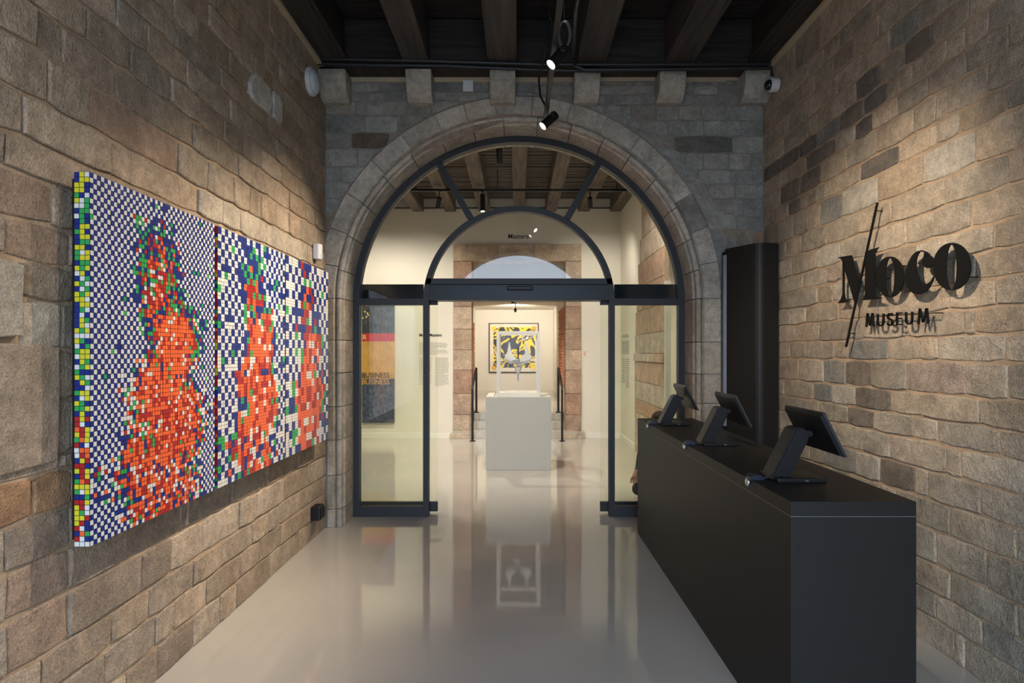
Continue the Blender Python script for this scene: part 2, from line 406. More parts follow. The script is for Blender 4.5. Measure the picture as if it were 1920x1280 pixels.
# ---- right wall
wr = obj('wall_right', box(B(), XR, XR + 0.5, YB, YW + 0.02, 0, ZC), 'mortar'); struct(wr, 'right wall of coursed buff sandstone blocks')
RJ = [
 3.985,
 [(1452, 170), (1495, 137), (1545, 90), (1575, 60), (1610, 22), (1632, 2)],
 [(1455, 200), (1517, 147), (1565, 107), (1602, 72), (1637, 32), (1670, 5)],
 [(1455, 230), (1492, 200), (1537, 170), (1570, 140), (1602, 110), (1632, 88), (1650, 67), (1690, 32), (1732, 2)],
 [(1456, 268), (1482, 247), (1506, 227), (1535, 207), (1562, 185), (1607, 152), (1627, 134), (1652, 117), (1700, 82), (1730, 54), (1752, 38), (1795, 2)],
 [(1436, 312), (1470, 290), (1497, 272), (1532, 250), (1575, 217), (1607, 192), (1647, 164), (1700, 125), (1747, 92), (1775, 72), (1820, 35), (1872, 0)],
 [(1432, 342), (1470, 320), (1500, 300), (1567, 255), (1605, 232), (1635, 210), (1680, 180), (1712, 160), (1742, 140), (1780, 115), (1812, 94), (1855, 62), (1895, 37), (1920, 20)],
 [(1432, 367), (1470, 347), (1502, 330), (1567, 288), (1605, 267), (1640, 247), (1680, 222), (1715, 202), (1742, 184), (1780, 162), (1815, 140), (1857, 115), (1920, 80)],
 [(1432, 400), (1465, 385), (1500, 370), (1545, 345), (1590, 317), (1645, 290), (1687, 270), (1717, 250), (1760, 230), (1800, 207), (1840, 184), (1890, 160), (1920, 142)],
 [(1432, 427), (1480, 407), (1540, 377), (1580, 357), (1615, 340), (1647, 327), (1685, 309), (1732, 288), (1780, 265), (1832, 240), (1885, 212), (1920, 197)],
 [(1462, 455), (1490, 445), (1540, 425), (1582, 407), (1640, 384), (1677, 372), (1730, 350), (1775, 332), (1832, 307), (1895, 285), (1920, 274)],
 [(1477, 485), (1530, 467), (1575, 452), (1640, 430), (1680, 418), (1705, 410), (1760, 392), (1780, 384), (1840, 365), (1920, 340)],
 [(1477, 520), (1532, 505), (1575, 492), (1660, 472), (1702, 461), (1752, 447), (1822, 430), (1852, 420), (1920, 402)],
 [(1477, 549), (1520, 537), (1577, 525), (1700, 503), (1830, 477), (1875, 467), (1920, 457)],
 [(1477, 579), (1532, 571), (1570, 567), (1700, 548), (1830, 527), (1870, 520), (1920, 513)],
 [(1477, 609), (1525, 605), (1585, 600), (1700, 590), (1785, 582), (1870, 575), (1920, 570)],
 [(1477, 642), (1537, 640), (1590, 639), (1627, 636), (1685, 632), (1762, 630), (1840, 627), (1920, 624)],
 [(1477, 672), (1565, 674), (1625, 675), (1700, 675), (1762, 676), (1830, 679), (1920, 679)],
 [(1477, 712), (1545, 717), (1590, 723), (1635, 727), (1700, 733), (1737, 737), (1812, 744), (1920, 752)],
 [(1480, 744), (1525, 750), (1560, 755), (1607, 764), (1670, 774), (1732, 781), (1787, 790), (1840, 796), (1920, 810)],
 [(1500, 778), (1552, 788), (1592, 795), (1640, 807), (1700, 819), (1760, 830), (1805, 842), (1875, 855), (1920, 865)],
 [(1500, 818), (1572, 835), (1620, 845), (1672, 860), (1720, 875), (1775, 887), (1805, 898), (1840, 908), (1920, 930)],
 [(1500, 860), (1606, 890), (1680, 914), (1742, 933), (1783, 947), (1845, 966), (1920, 996)],
 [(1500, 900), (1720, 978), (1783, 1002), (1852, 1034), (1920, 1061)],
 [(1500, 940), (1719, 1042), (1758, 1058), (1811, 1083), (1852, 1101), (1911, 1130)],
 [(1500, 975), (1719, 1092), (1783, 1124), (1845, 1163), (1905, 1192)],
 [(1500, 1010), (1719, 1140), (1758, 1158), (1792, 1182), (1842, 1214), (1920, 1264)],
 -0.005]
RV = [
 [1492, 1539, 1606], [1480, 1517, 1546, 1575, 1635], [1454, 1492, 1529, 1564, 1601, 1650, 1692], [1455, 1481, 1505, 1537, 1572, 1629, 1671, 1727],
 [1455, 1471, 1516, 1535, 1562, 1607, 1651, 1699, 1750, 1819], [1466, 1499, 1532, 1577, 1622, 1664, 1712, 1776, 1811, 1855], [1450, 1476, 1512, 1567, 1604, 1637, 1685, 1742, 1814, 1895],
 [1465, 1501, 1540, 1590, 1645, 1717, 1757, 1776, 1855], [1452, 1479, 1502, 1535, 1549, 1614, 1686, 1757, 1801, 1889], [1461, 1489, 1517, 1539, 1580, 1647, 1731, 1830],
 [1475, 1504, 1551, 1612, 1675, 1774, 1892], [1486, 1531, 1576, 1637, 1701, 1752, 1822], [1506, 1551, 1579, 1640, 1720, 1865], [1534, 1562, 1620, 1700, 1830],
 [1512, 1574, 1648, 1782, 1869], [1492, 1537, 1596, 1626, 1700, 1811, 1830], [1482, 1511, 1565, 1591, 1666, 1726, 1761, 1887], [1499, 1545, 1586, 1635, 1702, 1812],
 [1526, 1560, 1605, 1671, 1731, 1839], [1514, 1537, 1591, 1639, 1715, 1760, 1877], [1530, 1567, 1619, 1671, 1777, 1804], [1520, 1550, 1606, 1651, 1717, 1742, 1841],
 [1540, 1600, 1680, 1782, 1908], [1560, 1650, 1757, 1852], [1600, 1700, 1785, 1911], [1560, 1660, 1758, 1844], [1600, 1700, 1792, 1811]]
RBASE = (0.41, 0.342, 0.262)
dk, dk2, rpale, gry, rpink, warm = (0.17, 0.15, 0.13), (0.21, 0.175, 0.14), (0.47, 0.42, 0.35), (0.26, 0.25, 0.225), (0.38, 0.30, 0.245), (0.43, 0.335, 0.24)
to3R = lambda u, v, d: (XR - d, u, v)
side_wall(wr, SR, RJ, RV, to3R, YW, 1.5, YB + 0.02, RBASE,
    [(1640, 160, dk), (1655, 180, dk), (1600, 205, gry), (1625, 240, dk), (1540, 250, gry), (1590, 225, dk2), (1515, 280, dk), (1485, 300, dk), (1460, 310, dk), (1530, 295, dk2),
     (1645, 310, dk), (1520, 340, dk2), (1485, 370, dk2), (1490, 405, dk2), (1555, 390, gry), (1560, 470, rpale), (1565, 510, rpink), (1640, 650, gry), (1615, 690, dk2), (1570, 690, gry),
     (1545, 735, gry), (1580, 745, rpale), (1640, 745, dk2), (1615, 785, dk2), (1630, 875, rpale), (1590, 860, gry), (1690, 890, dk2), (1700, 335, warm), (1720, 50, gry), (1690, 60, gry),
     (1730, 95, dk2), (1620, 365, rpale), (1690, 330, warm), (1760, 310, rpale), (1790, 700, rpink), (1890, 700, RBASE), (1600, 545, rpale)], seed=3, proud=(0.004, 0.011), gap=0.008)

# ---- arch wall
wf_pts = [(-4.2, 0), (AX - 1.62, 0)] + arc(AX, AZ, 1.62, 180, 0, 40) + [(AX + 1.62, 0), (4.2, 0), (4.2, ZC), (-4.2, ZC)]
wf = obj('wall_front', prism(B(), [(x, YW, z) for x, z in wf_pts], (0, 0.62, 0)), 'grey_mortar'); struct(wf, 'grey stone end wall pierced by the round arch')
to3F = lambda u, v, d: (u, YW - d, v)
RO = 1.775
FL = [(154, 173, [712]), (173, 190, [720, 755]), (190, 216, [667, 763, 810, 860]), (216, 249, [685, 745, 800]), (249, 279, [659, 730]), (279, 313, [671, 715]), (313, 342, [640, 690]),
      (342, 372, [655]), (372, 402, [640]), (402, 440, []), (440, 480, [])]
FR = [(150, 161, [1346]), (161, 178, [1226, 1300, 1346, 1400]), (178, 197, [1040, 1137, 1232, 1300, 1369]), (197, 226, [1137, 1184, 1231, 1273, 1315, 1369]), (226, 255, [1200, 1253, 1319, 1389]),
      (255, 287, [1265, 1373]), (287, 319, [1285, 1319, 1366, 1408]), (319, 345, [1309, 1369]), (345, 372, [1329, 1379]), (372, 405, [1337, 1393]), (405, 432, [1381]), (432, 467, [1411]),
      (467, 520, [1400]), (520, 575, [1390]), (575, 640, [1400]), (640, 701, [1385]), (701, 756, [1405]), (756, 830, [1390]), (830, 905, [1400]), (905, 986, [1390])]
FBASE = (0.335, 0.325, 0.30); rndF = random.Random(11)
fover = {(249, 0): (0.30, 0.29, 0.26), (249, 1): (0.16, 0.125, 0.095), (216, 1): (0.42, 0.41, 0.38), (255, 1): (0.17, 0.165, 0.15), (402, 0): (0.34, 0.26, 0.20), (432, 0): (0.33, 0.28, 0.22), (432, 1): (0.36, 0.24, 0.16)}
def front_course(y0, y1, xs, xa, xb):
    z1, z0 = front(0, y0)[1], front(0, y1)[1]
    us = [front(x, 0)[0] for x in [xa] + xs + [xb]]
    for k, (a, b) in enumerate(zip(us, us[1:])):
        per = []
        q = quad_per(a, b, lambda u: z0, lambda u: z1, 0.009, 0.003, rndF, 0.05)
        for i in range(len(q)):                       # densify, then trim to the arch
            (ua, va), (ub, vb) = q[i], q[(i + 1) % len(q)]; m = max(1, int(math.hypot(ub - ua, vb - va) / 0.05))
            for t in range(m): per.append((ua + (ub - ua) * t / m, va + (vb - va) * t / m))
        inside = [math.hypot(u - AX, v - AZ) < RO + 0.008 and v > AZ or (abs(u - AX) < RO + 0.008 and v <= AZ) for u, v in per]
        if all(inside): continue
        if any(inside):
            new = []
            for (u, v), s in zip(per, inside):
                if s:
                    if v <= AZ: u = AX + math.copysign(RO + 0.008, u - AX)
                    else:
                        l = math.hypot(u - AX, v - AZ); u, v = AX + (u - AX) * (RO + 0.008) / l, AZ + (v - AZ) * (RO + 0.008) / l
                if not new or math.hypot(u - new[-1][0], v - new[-1][1]) > 0.006: new.append((u, v))
            per = new
            A = sum(per[i][0] * per[(i + 1) % len(per)][1] - per[(i + 1) % len(per)][0] * per[i][1] for i in range(len(per))) / 2
            if abs(A) < 0.004 or len(per) < 4: continue
        else:
            per = q
        bm = B(); block_geo(bm, per, to3F, rndF.uniform(0.005, 0.012), ch=0.004, rnd=rndF)
        s = obj('stone', bm, 'sandstone', wf); s.color = (*fover[(y0, k)], 1) if (y0, k) in fover else tint(FBASE, rndF, 0.17, 0.025)
for y0, y1, xs in FL: front_course(y0, y1, xs, 609.5, 1000)
for y0, y1, xs in FR: front_course(y0, y1, xs, 1000, 1431.5)
# plaster strip under the wall plate
o = obj('plaster_strip', box(B(), XL, XR, YW - 0.012, YW + 0.01, 3.905, 3.95), 'plaster', wf)
# arch stones: flat outer ring, moulded inner ring, jambs below
OUT = [(1.612, YW + 0.10), (1.612, YW + 0.012), (1.625, YW - 0.022), (1.765, YW - 0.022), (RO, YW - 0.012), (RO, YW + 0.05)]
INN = [(1.61, YW + 0.12), (1.612, YW + 0.020), (1.604, YW + 0.002)] + [(1.582 + 0.022 * math.cos(math.radians(a)), YW + 0.012 + 0.022 * math.sin(math.radians(a))) for a in (-20, -60, -100, -140, -180)] + \
      [(1.563, YW + 0.035), (1.562, YW + 0.06), (1.548, YW + 0.075), (1.546, YW + 0.62), (1.61, YW + 0.62)]
def sweep_arc(prof, a0, a1, n=4):
    bm = B(); g = 0.12; rings = []
    for i in range(n + 1):
        a = math.radians(a0 + g + (a1 - a0 - 2 * g) * i / n)
        rings.append([bm.verts.new((AX + r * math.cos(a), y, AZ + r * math.sin(a))) for r, y in prof])
    for p, q in zip(rings, rings[1:]):
        for k in range(len(prof)):
            j = (k + 1) % len(prof); bm.faces.new((p[k], p[j], q[j], q[k]))
    bm.faces.new(rings[0]); bm.faces.new(rings[-1][::-1]); return bm
def sweep_up(prof, z0, z1, s):
    bm = B(); rings = [[bm.verts.new((AX + s * r, y, z)) for r, y in prof] for z in (z0 + 0.003, z1 - 0.003)]
    for k in range(len(prof)):
        j = (k + 1) % len(prof); bm.faces.new((rings[0][k], rings[0][j], rings[1][j], rings[1][k]))
    bm.faces.new(rings[0]); bm.faces.new(rings[1][::-1]); return bm
rndA = random.Random(21)
def arch_tint(a):   # one base tone for the whole ring, varied at random per stone
    b = (0.44, 0.40, 0.34); return tint(b, rndA, 0.09, 0.03)
angs = [0, 10.5, 20.7, 31.3, 42.5, 53, 64, 75, 86, 97, 106, 114.7, 125.7, 137, 148.6, 159.5, 170, 180]
for i, (a, b) in enumerate(zip(angs, angs[1:])):
    s = obj('arch_stone', sweep_arc(OUT, a, b), 'dressed_stone', wf, False); s.color = arch_tint(a)
    if i in (2,): s.color = (0.24, 0.225, 0.20, 1)
angs2 = [0, 9, 19, 30, 41, 52, 62, 73, 84, 95, 105, 116, 127, 138, 149, 160, 171, 180]
for a, b in zip(angs2, angs2[1:]):
    s = obj('arch_moulding_stone', sweep_arc(INN, a, b), 'dressed_stone', wf); s.color = arch_tint(a)
for s_, ys in ((-1, [561, 637, 699, 762, 824, 890, 953, 987]), (1, [561, 641, 701, 756, 830, 905, 987])):
    zs = [AZ] + [max(0, front(0, y)[1]) for y in ys[1:]]; zs[-1] = 0.0
    for za, zb in zip(zs, zs[1:]):
        bl = sweep_up(OUT, zb, za, s_)
        if s_ < 0: 
            for v in bl.verts: v.co.x = max(v.co.x, XL + 0.03)
        o = obj('jamb_stone', bl, 'dressed_stone', wf); o.color = tint((0.40, 0.345, 0.27), rndA, 0.10, 0.03)
        o = obj('jamb_moulding_stone', sweep_up(INN, zb, za, s_), 'dressed_stone', wf); o.color = tint((0.40, 0.34, 0.27), rndA, 0.10, 0.03)
# corbels
for k, (xa, xb) in enumerate(((605, 647), (760, 808), (918, 966), (1078, 1126), (1238, 1287), (1399, 1442))):
    Yc = YW - 0.21; ua, ub = (xa - VX) * Yc / F, (xb - VX) * Yc / F
    if k == 0: ua = XL + 0.0
    if k == 5: ub = XR - 0.0
    prof = [(YW, 3.93), (Yc, 3.93), (Yc, 3.885)] + [(Yc + 0.15 * (1 - math.cos(math.radians(t))) , 3.885 - 0.20 * math.sin(math.radians(t))) for t in (20, 40, 60, 80)] + [(YW, 3.69)]
    bm = prism(B(), [(ua, y, z) for y, z in prof], (ub - ua, 0, 0)); bmesh.ops.bevel(bm, geom=bm.edges[:], offset=0.006, segments=1, affect='EDGES')
    c = obj('corbel', bm, 'dressed_stone', wf); c.color = tint((0.38, 0.355, 0.305), rndA, 0.12, 0.03)

# street wall behind the viewer, with the same arch open to the daylight
wb_pts = [(-4.2, 0), (AX - 1.6, 0)] + arc(AX, AZ, 1.6, 180, 0, 32) + [(AX + 1.6, 0), (4.2, 0), (4.2, ZC), (-4.2, ZC)]
wb = obj('wall_back', prism(B(), [(x, YB - 0.5, z) for x, z in wb_pts], (0, 0.5, 0)), 'sandstone'); wb.color = (*FBASE, 1); struct(wb, 'street wall with the open entrance arch')
o = obj('ground', box(B(), -30, 30, -40, -6.0, -0.25, -0.05), 'pavement'); struct(o, 'street paving outside the entrance')

# ------------------------------------------------------------------ ceiling of the entrance room
cl = obj('ceiling', box(B(), XL - 0.5, XR + 0.5, YB, YW + 0.6, ZC + 0.03, ZC + 0.2), 'dark_timber'); struct(cl, 'dark timber ceiling of beams and boards')
y = YW - 0.21; i = 0
while y > YB:
    y0 = max(y - 0.27, YB); obj('board', box(B(), XL - 0.3, XR + 0.3, y0 + 0.006, y, ZC - 0.002 * (i % 2), ZC + 0.035), 'board_timber', cl); y = y0; i += 1
for (xa, xb) in ((757, 805), (914, 969), (1081, 1136), (1246, 1301)):
    Yb = YW - 0.22; ua, ub = (xa - VX) * Yb / F, (xb - VX) * Yb / F
    bm = box(B(), ua, ub, YB, Yb, 3.965, ZC, 0.012); obj('beam', bm, 'beam_timber', cl)
obj('beam', box(B(), XL - 0.2, -1.46, YB, YW - 0.2, 3.97, ZC, 0.01), 'dark_timber', cl)
obj('beam', box(B(), 1.98, XR + 0.2, YB, YW - 0.2, 3.97, ZC, 0.01), 'dark_timber', cl)
obj('edge_strip', box(B(), -1.46, -1.425, YB, YW - 0.22, 3.985, 4.02), 'dark_timber', cl)
obj('edge_strip', box(B(), 1.945, 1.98, YB, YW - 0.22, 3.985, 4.02), 'dark_timber', cl)
obj('wall_plate', box(B(), XL - 0.1, XR + 0.1, YW - 0.21, YW + 0.05, 3.945, 3.99), 'dark_timber', cl)
obj('filler_board', box(B(), XL - 0.1, XR + 0.1, YW - 0.20, YW + 0.05, 3.99, 4.21), 'board_timber', cl)
obj('filler_board', box(B(), XL - 0.1, XR + 0.1, YW - 0.197, YW + 0.05, 4.214, ZC), 'board_timber', cl)
obj('plaster_edge', box(B(), XL - 0.01, XL + 0.05, YB, YW - 0.1, 3.945, 3.985), 'plaster', cl)
obj('plaster_edge', box(B(), XR - 0.05, XR + 0.01, YB, YW - 0.1, 3.945, 3.985), 'plaster', cl)

# ------------------------------------------------------------------ conduits
def fpt(px, py, Y): u, v = front(px, py, Y); return (u, Y, v)
Yp = YW - 0.245
tag(obj('conduit', tube(B(), [fpt(588, 119, Yp), fpt(700, 122, Yp), fpt(830, 123, Yp), fpt(1005, 131, Yp), fpt(1150, 134, Yp)], 0.013), 'conduit'), 'slim black conduit sagging from the left corner under the beams', 'conduit')
tag(obj('conduit', tube(B(), [fpt(590, 110, Yp - 0.035), fpt(800, 114, Yp - 0.035), fpt(1020, 121, Yp - 0.035), fpt(1200, 121, Yp - 0.035), fpt(1445, 120, Yp - 0.035)], 0.013), 'conduit'), 'long black conduit spanning the whole arch wall above the corbels', 'conduit')
tag(obj('conduit', tube(B(), [(fpt(1082, 0, 3.6)[0], 0.5, fpt(1082, 0, 3.6)[2])] + [fpt(1080, 20, 3.9 + 0.0), fpt(1076, 80, 4.6), fpt(1075, 110, Yp - 0.075), fpt(1079, 124, Yp - 0.075), fpt(1095, 131, Yp - 0.075), fpt(1250, 130, Yp - 0.075), fpt(1400, 128, Yp - 0.075), fpt(1446, 128, Yp - 0.075), fpt(1448, 142, Yp - 0.075)], 0.015), 'conduit'), 'thick black conduit bending down beside a beam and on to the right corner', 'conduit')
tag(obj('cable', tube(B(), [fpt(1005, 22, 4.9), fpt(1014, 14, 4.85), fpt(1028, 18, 4.8), fpt(1034, 40, 4.85), fpt(1027, 80, 4.9), fpt(1015, 128, 5.0), fpt(1010, 150, 5.03), fpt(1013, 180, 5.02), fpt(1024, 201, 4.99)], 0.009, 8), 'cable'), 'black looping cable hanging between ceiling and track end', 'cable')
lp = B()
for k in range(3): tube(lp, [(0.30 + 0.006 * k + 0.037 * math.cos(a), 3.95, 3.60 + 0.085 * math.sin(a) + 0.004 * k) for a in [2 * PI * q / 24 for q in range(24)]], 0.003, 6, closed=True)
tube(lp, [(0.305, 3.95, 3.685), (0.302, 3.95, ZC)], 0.0015, 6)
tag(obj('wire_coil', lp, 'steel_wire'), 'coiled pale wire hanging beside the light track', 'wire')

# ------------------------------------------------------------------ spotlights
def spot_fixture(label, bulb, target, back=0.16, r=0.036, hang=None, power=60, angle=60, blend=0.6, group=None, color=WARM, lit=True, soft=0.03):
    t = thing('track_spotlight', label, 'spotlight', bulb, group)
    d = (Vector(target) - Vector(bulb)).normalized(); rear = Vector(bulb) - d * back
    M = aim(rear, bulb)
    lb = place(obj('lamp_body', lathe(B(), [(r * 0.95, 0), (r, 0.006), (r, back - 0.004), (r * 0.93, back), (r * 0.86, back - 0.006)], M), 'plastic_black'), t)
    piece(obj('lens', lathe(B(), [(r * 0.84, back - 0.012), (r * 0.80, back - 0.004), (0.002, back - 0.002)], M), 'lamp_glow' if lit else 'dark_glass'), lb)
    if hang is not None:
        mid = Vector(bulb) - d * back * 0.75
        br = place(obj('bracket', tube(B(), [mid, (mid.x, mid.y, hang)], 0.008, 8), 'plastic_black'), t)
        piece(obj('adapter', box(B(), mid.x - 0.016, mid.x + 0.016, mid.y - 0.06, mid.y + 0.06, hang - 0.03, hang, 0.003), 'plastic_black'), br)
    if lit:
        L = bpy.data.lights.new('spotlight_lamp', 'SPOT'); L.energy = power; L.spot_size = math.radians(angle); L.spot_blend = blend; L.color = color; L.shadow_soft_size = soft
        lo = bpy.data.objects.new('spotlight_lamp', L); COL.objects.link(lo)
        lo.matrix_world = aim(Vector(bulb) + d * 0.012, target) @ Matrix.Rotation(PI, 4, 'X'); lo.parent = t; lo.matrix_parent_inverse = Matrix.Translation(-Vector(bulb))
    return t
RX, RZ = 0.238, 3.50
rail = thing('light_track', 'slim black lighting track suspended along the room under the beams', 'light track', (RX, 2.0, RZ))
mbox('rail', 'black_steel', rail, RX - 0.017, RX + 0.017, -0.8, 5.08, RZ - 0.015, RZ + 0.02)
for yy in (0.2, 1.9, 3.45, 4.7): place(obj('suspension_rod', tube(B(), [(RX, yy, RZ + 0.01), (RX, yy, ZC)], 0.006, 8), 'black_steel'), rail)
G = 'spotlights on the entrance track'
spot_fixture('black spotlight at the far end of the track, aimed down left', (0.205, 4.95, 3.376), (-1.69, 4.30, 1.45), hang=RZ - 0.016, power=300, angle=68, blend=0.95, group=G)
spot_fixture('black spotlight higher on the track with its glowing face turned to the viewer', (0.215, 3.90, 3.41 - 0.03), (-1.66, 3.20, 1.15), hang=RZ - 0.016, power=270, angle=66, blend=0.95, group=G)
spot_fixture('black spotlight on the near track turned to the right wall lettering', (0.27, 2.45, 3.33), (2.17, 3.75, 1.60), hang=RZ - 0.016, power=265, angle=62, blend=0.95, group=G)
spot_fixture('added unseen spotlight on the near track brightening the near end of the mosaic', (0.20, 2.0, 3.33), (-1.69, 2.3, 1.2), hang=RZ - 0.016, power=50, angle=60, blend=0.95, group=G)  # extra lamp, out of view, added to brighten the mosaic's near end

# ------------------------------------------------------------------ glazed arch screen
d1 = bpy.data.objects.new('door_1', None); COL.objects.link(d1); d1.location = (AX, YF, 0); struct(d1, 'dark steel arched glass screen with open sliding doors')
def part(name, bm, m, parent=d1): return place(obj(name, bm, m), parent)
def ring(r0, r1, y0, y1, a0=0, a1=180, n=48, legs=None):
    pts = arc(AX, AZ, r1, a0, a1, n); ins = arc(AX, AZ, r0, a1, a0, n)
    if legs is not None: 
        pts = [(AX + r1, legs)] + pts + [(AX - r1, legs)]; ins = [(AX - r0, legs)] + ins + [(AX + r0, legs)]
    bm = B(); m = len(pts)
    A = [bm.verts.new((x, y0, z)) for x, z in pts]; Bv = [bm.verts.new((x, y0, z)) for x, z in ins[::-1]]
    C = [bm.verts.new((x, y1, z)) for x, z in pts]; D = [bm.verts.new((x, y1, z)) for x, z in ins[::-1]]
    for i in range(m - 1):
        for a, b, c, d in ((A[i], A[i + 1], Bv[i + 1], Bv[i]), (C[i], C[i + 1], D[i + 1], D[i]), (A[i], A[i + 1], C[i + 1], C[i]), (Bv[i], Bv[i + 1], D[i + 1], D[i])): bm.faces.new((a, b, c, d))
    for i in (0, m - 1): bm.faces.new((A[i], Bv[i], D[i], C[i]))
    return bm
RF1, RF0, RI = 1.545, 1.488, 0.868
y0, y1 = YF - 0.035, YF + 0.045
part('outer_arch', ring(RF0, RF1, y0, y1, legs=0.0), 'frame_steel')
part('inner_arch', ring(RI - 0.026, RI + 0.026, y0, y1, legs=0.0, n=36), 'frame_steel')
for s in (-1, 1):
    a = math.radians(90 - s * 30); n_ = Vector((-math.sin(a), 0, math.cos(a))) * 0.03; dr = Vector((math.cos(a), 0, math.sin(a)))
    c = Vector((AX, y0, AZ)); p0, p1 = c + dr * (RI + 0.02), c + dr * (RF0 + 0.005)
    part('spoke', prism(B(), [p0 - n_, p1 - n_, p1 + n_, p0 + n_], (0, y1 - y0, 0)), 'frame_steel')
    xs = sorted((AX + s * (RI + 0.026), AX + s * RF0))
    part('side_transom', box(B(), xs[0], xs[1], y0, y1, AZ - 0.03, AZ + 0.03), 'frame_steel')
    part('bottom_rail', box(B(), xs[0], xs[1], y0, y1, 0.0, 0.095), 'frame_steel')
    part('top_panel', box(B(), xs[0] , xs[1], y0 + 0.03, y1 - 0.02, AZ + 0.03, AZ + 0.165), 'dark_glass')
    part('side_pane', box(B(), xs[0], xs[1], YF, YF + 0.008, 0.09, AZ - 0.02), 'green_glass')
    # sliding leaf, pushed back behind the side pane
    xl = sorted((AX + s * 0.775, AX + s * 1.50)); leaf = part('sliding_leaf', box(B(), xl[0], xl[1], YF + 0.098, YF + 0.108, 0.09, AZ - 0.01), 'green_glass')
    for nm, z0, z1 in (('leaf_rail', 0.02, 0.11), ('leaf_hanger', AZ - 0.02, AZ + 0.03)):
        q = part(nm, box(B(), xl[0], xl[1], YF + 0.085, YF + 0.12, z0, z1), 'black_steel'); q.parent = leaf; q.matrix_parent_inverse = Matrix.Translation(-Vector(d1.location)) if False else Matrix.Identity(4)
        q.matrix_parent_inverse = Matrix.Identity(4)
        q.location = (0, 0, 0)
part('centre_transom', box(B(), AX - RI, AX + RI, y0, y1, 2.168, 2.222), 'frame_steel')
part('door_header', box(B(), AX - RI, AX + RI, y0 + 0.01, y1 + 0.12, 2.02, 2.166, 0.004), 'header_metal')
sx = front(975, 0, YF)[0]
part('motion_sensor', box(B(), sx - 0.12, sx + 0.12, y0 - 0.03, y0 + 0.02, 2.112, 2.15, 0.008), 'plastic_black')
def sector(r0, r1, a0, a1, n=24):
    pts = arc(AX, AZ, r1, a0, a1, n) + arc(AX, AZ, r0, a1, a0, n)
    return prism(B(), [(x, YF, z) for x, z in pts], (0, 0.008, 0))
part('fan_pane', sector(RI, RF0 + 0.01, 60, 120), 'clear_glass')
for a0, a1 in ((6.0, 60), (120, 174.0)): part('fan_pane', sector(RI, RF0 + 0.01, a0, a1), 'clear_glass')
lun = arc(AX, AZ, RI, 14.5, 165.5, 28)
part('lunette_pane', prism(B(), [(x, YF, z) for x, z in lun], (0, 0.008, 0)), 'clear_glass')

# ------------------------------------------------------------------ mosaic panels (left wall)
STK = {'W': (0.72, 0.71, 0.68), 'B': (0.008, 0.026, 0.21), 'R': (0.42, 0.018, 0.02), 'O': (0.86, 0.13, 0.035), 'G': (0.03, 0.36, 0.09), 'Y': (0.66, 0.60, 0.03)}
KEYS = 'WBROGY'
mat('cube_black', (0.010, 0.010, 0.011), 0.4)
for k in KEYS: mat('sticker_' + k, STK[k], 0.32, var=0.05, scale=30)
CUBE_M = ['cube_black'] + ['sticker_' + k for k in KEYS]
CS = 0.057; ST = CS / 3; MX = -1.56; MZ = 2.19
def field(u, v, p):
    """abstract drifting cloud of warm colour: 0 outside, 1 in its core"""
    f = 0.0
    for cu, cv, ru, rv, am in ((0.47, 0.26, 0.17, 0.20, 0.62), (0.60, 0.44, 0.20, 0.15, 0.9), (0.44, 0.60, 0.20, 0.13, 0.75), (0.62, 0.70, 0.24, 0.16, 0.85), (0.45, 0.86, 0.27, 0.15, 0.9), (0.70, 0.95, 0.16, 0.10, 0.5)):
        f = max(f, am * math.exp(-((u - cu) / ru) ** 2 - ((v - cv) / rv) ** 2) * 1.15)
    return f + 0.10 * math.sin(17 * u + 5 * v + p) * math.sin(13 * v - 7 * u + 2 * p)
def colour(i, j, nx, ny, p, rnd):
    u, v = (i + .5) / nx, (j + .5) / ny; f = field(u, v, p) + rnd.uniform(-0.12, 0.12)
    base = 'W' if (i + j) % 2 else 'B'
    if p and rnd.random() < 0.12: base = rnd.choice('WB')
    if f < 0.24: return 'G' if (rnd.random() < 0.012 + 0.02 * p) else base
    if f < 0.44: return rnd.choice('GBBGBRB' if v < 0.5 else 'GBWRBOW')
    if f < 0.60: return rnd.choice('GRBBROGB' if v < 0.36 else 'ROROGRBO')
    return rnd.choice('OROWRGR' if v < 0.36 else ('OOOROOW' if v < 0.62 else ('OOORROOWR' if v < 0.82 else 'OWROWORB')))
def cube_mesh(cols, side):
    """one toy cube: x is the depth, front (towards +x) carries nine stickers, the near end three columns more where it shows"""
    bm = B(); h = CS / 2 - 0.0004
    box(bm, -CS, 0, -h, h, -h, h)
    g = 0.0011
    for r in range(3):
        for c in range(3):
            yy, zz = -CS / 2 + c * ST, CS / 2 - (r + 1) * ST
            f = bm.faces.new([bm.verts.new((0.0006, a, b)) for a, b in ((yy + g, zz + g), (yy + ST - g, zz + g), (yy + ST - g, zz + ST - g), (yy + g, zz + ST - g))])
            f.material_index = 1 + KEYS.index(cols[r][c])
            if side:
                xx = -CS + c * ST
                f = bm.faces.new([bm.verts.new((a, -CS / 2 - 0.0003, b)) for a, b in ((xx + g, zz + g), (xx + g, zz + ST - g), (xx + ST - g, zz + ST - g), (xx + ST - g, zz + g))][::-1])
                f.material_index = 1 + KEYS.index(side[r][c])
    return bm
names = [('finest chequered cube mosaic panel, nearest of the three on the left wall', 2.213), ('middle cube mosaic panel with doubled squares on the left stone wall', 3.156), ('coarsest cube mosaic panel, farthest along the left wall beside the arch', 4.083)]
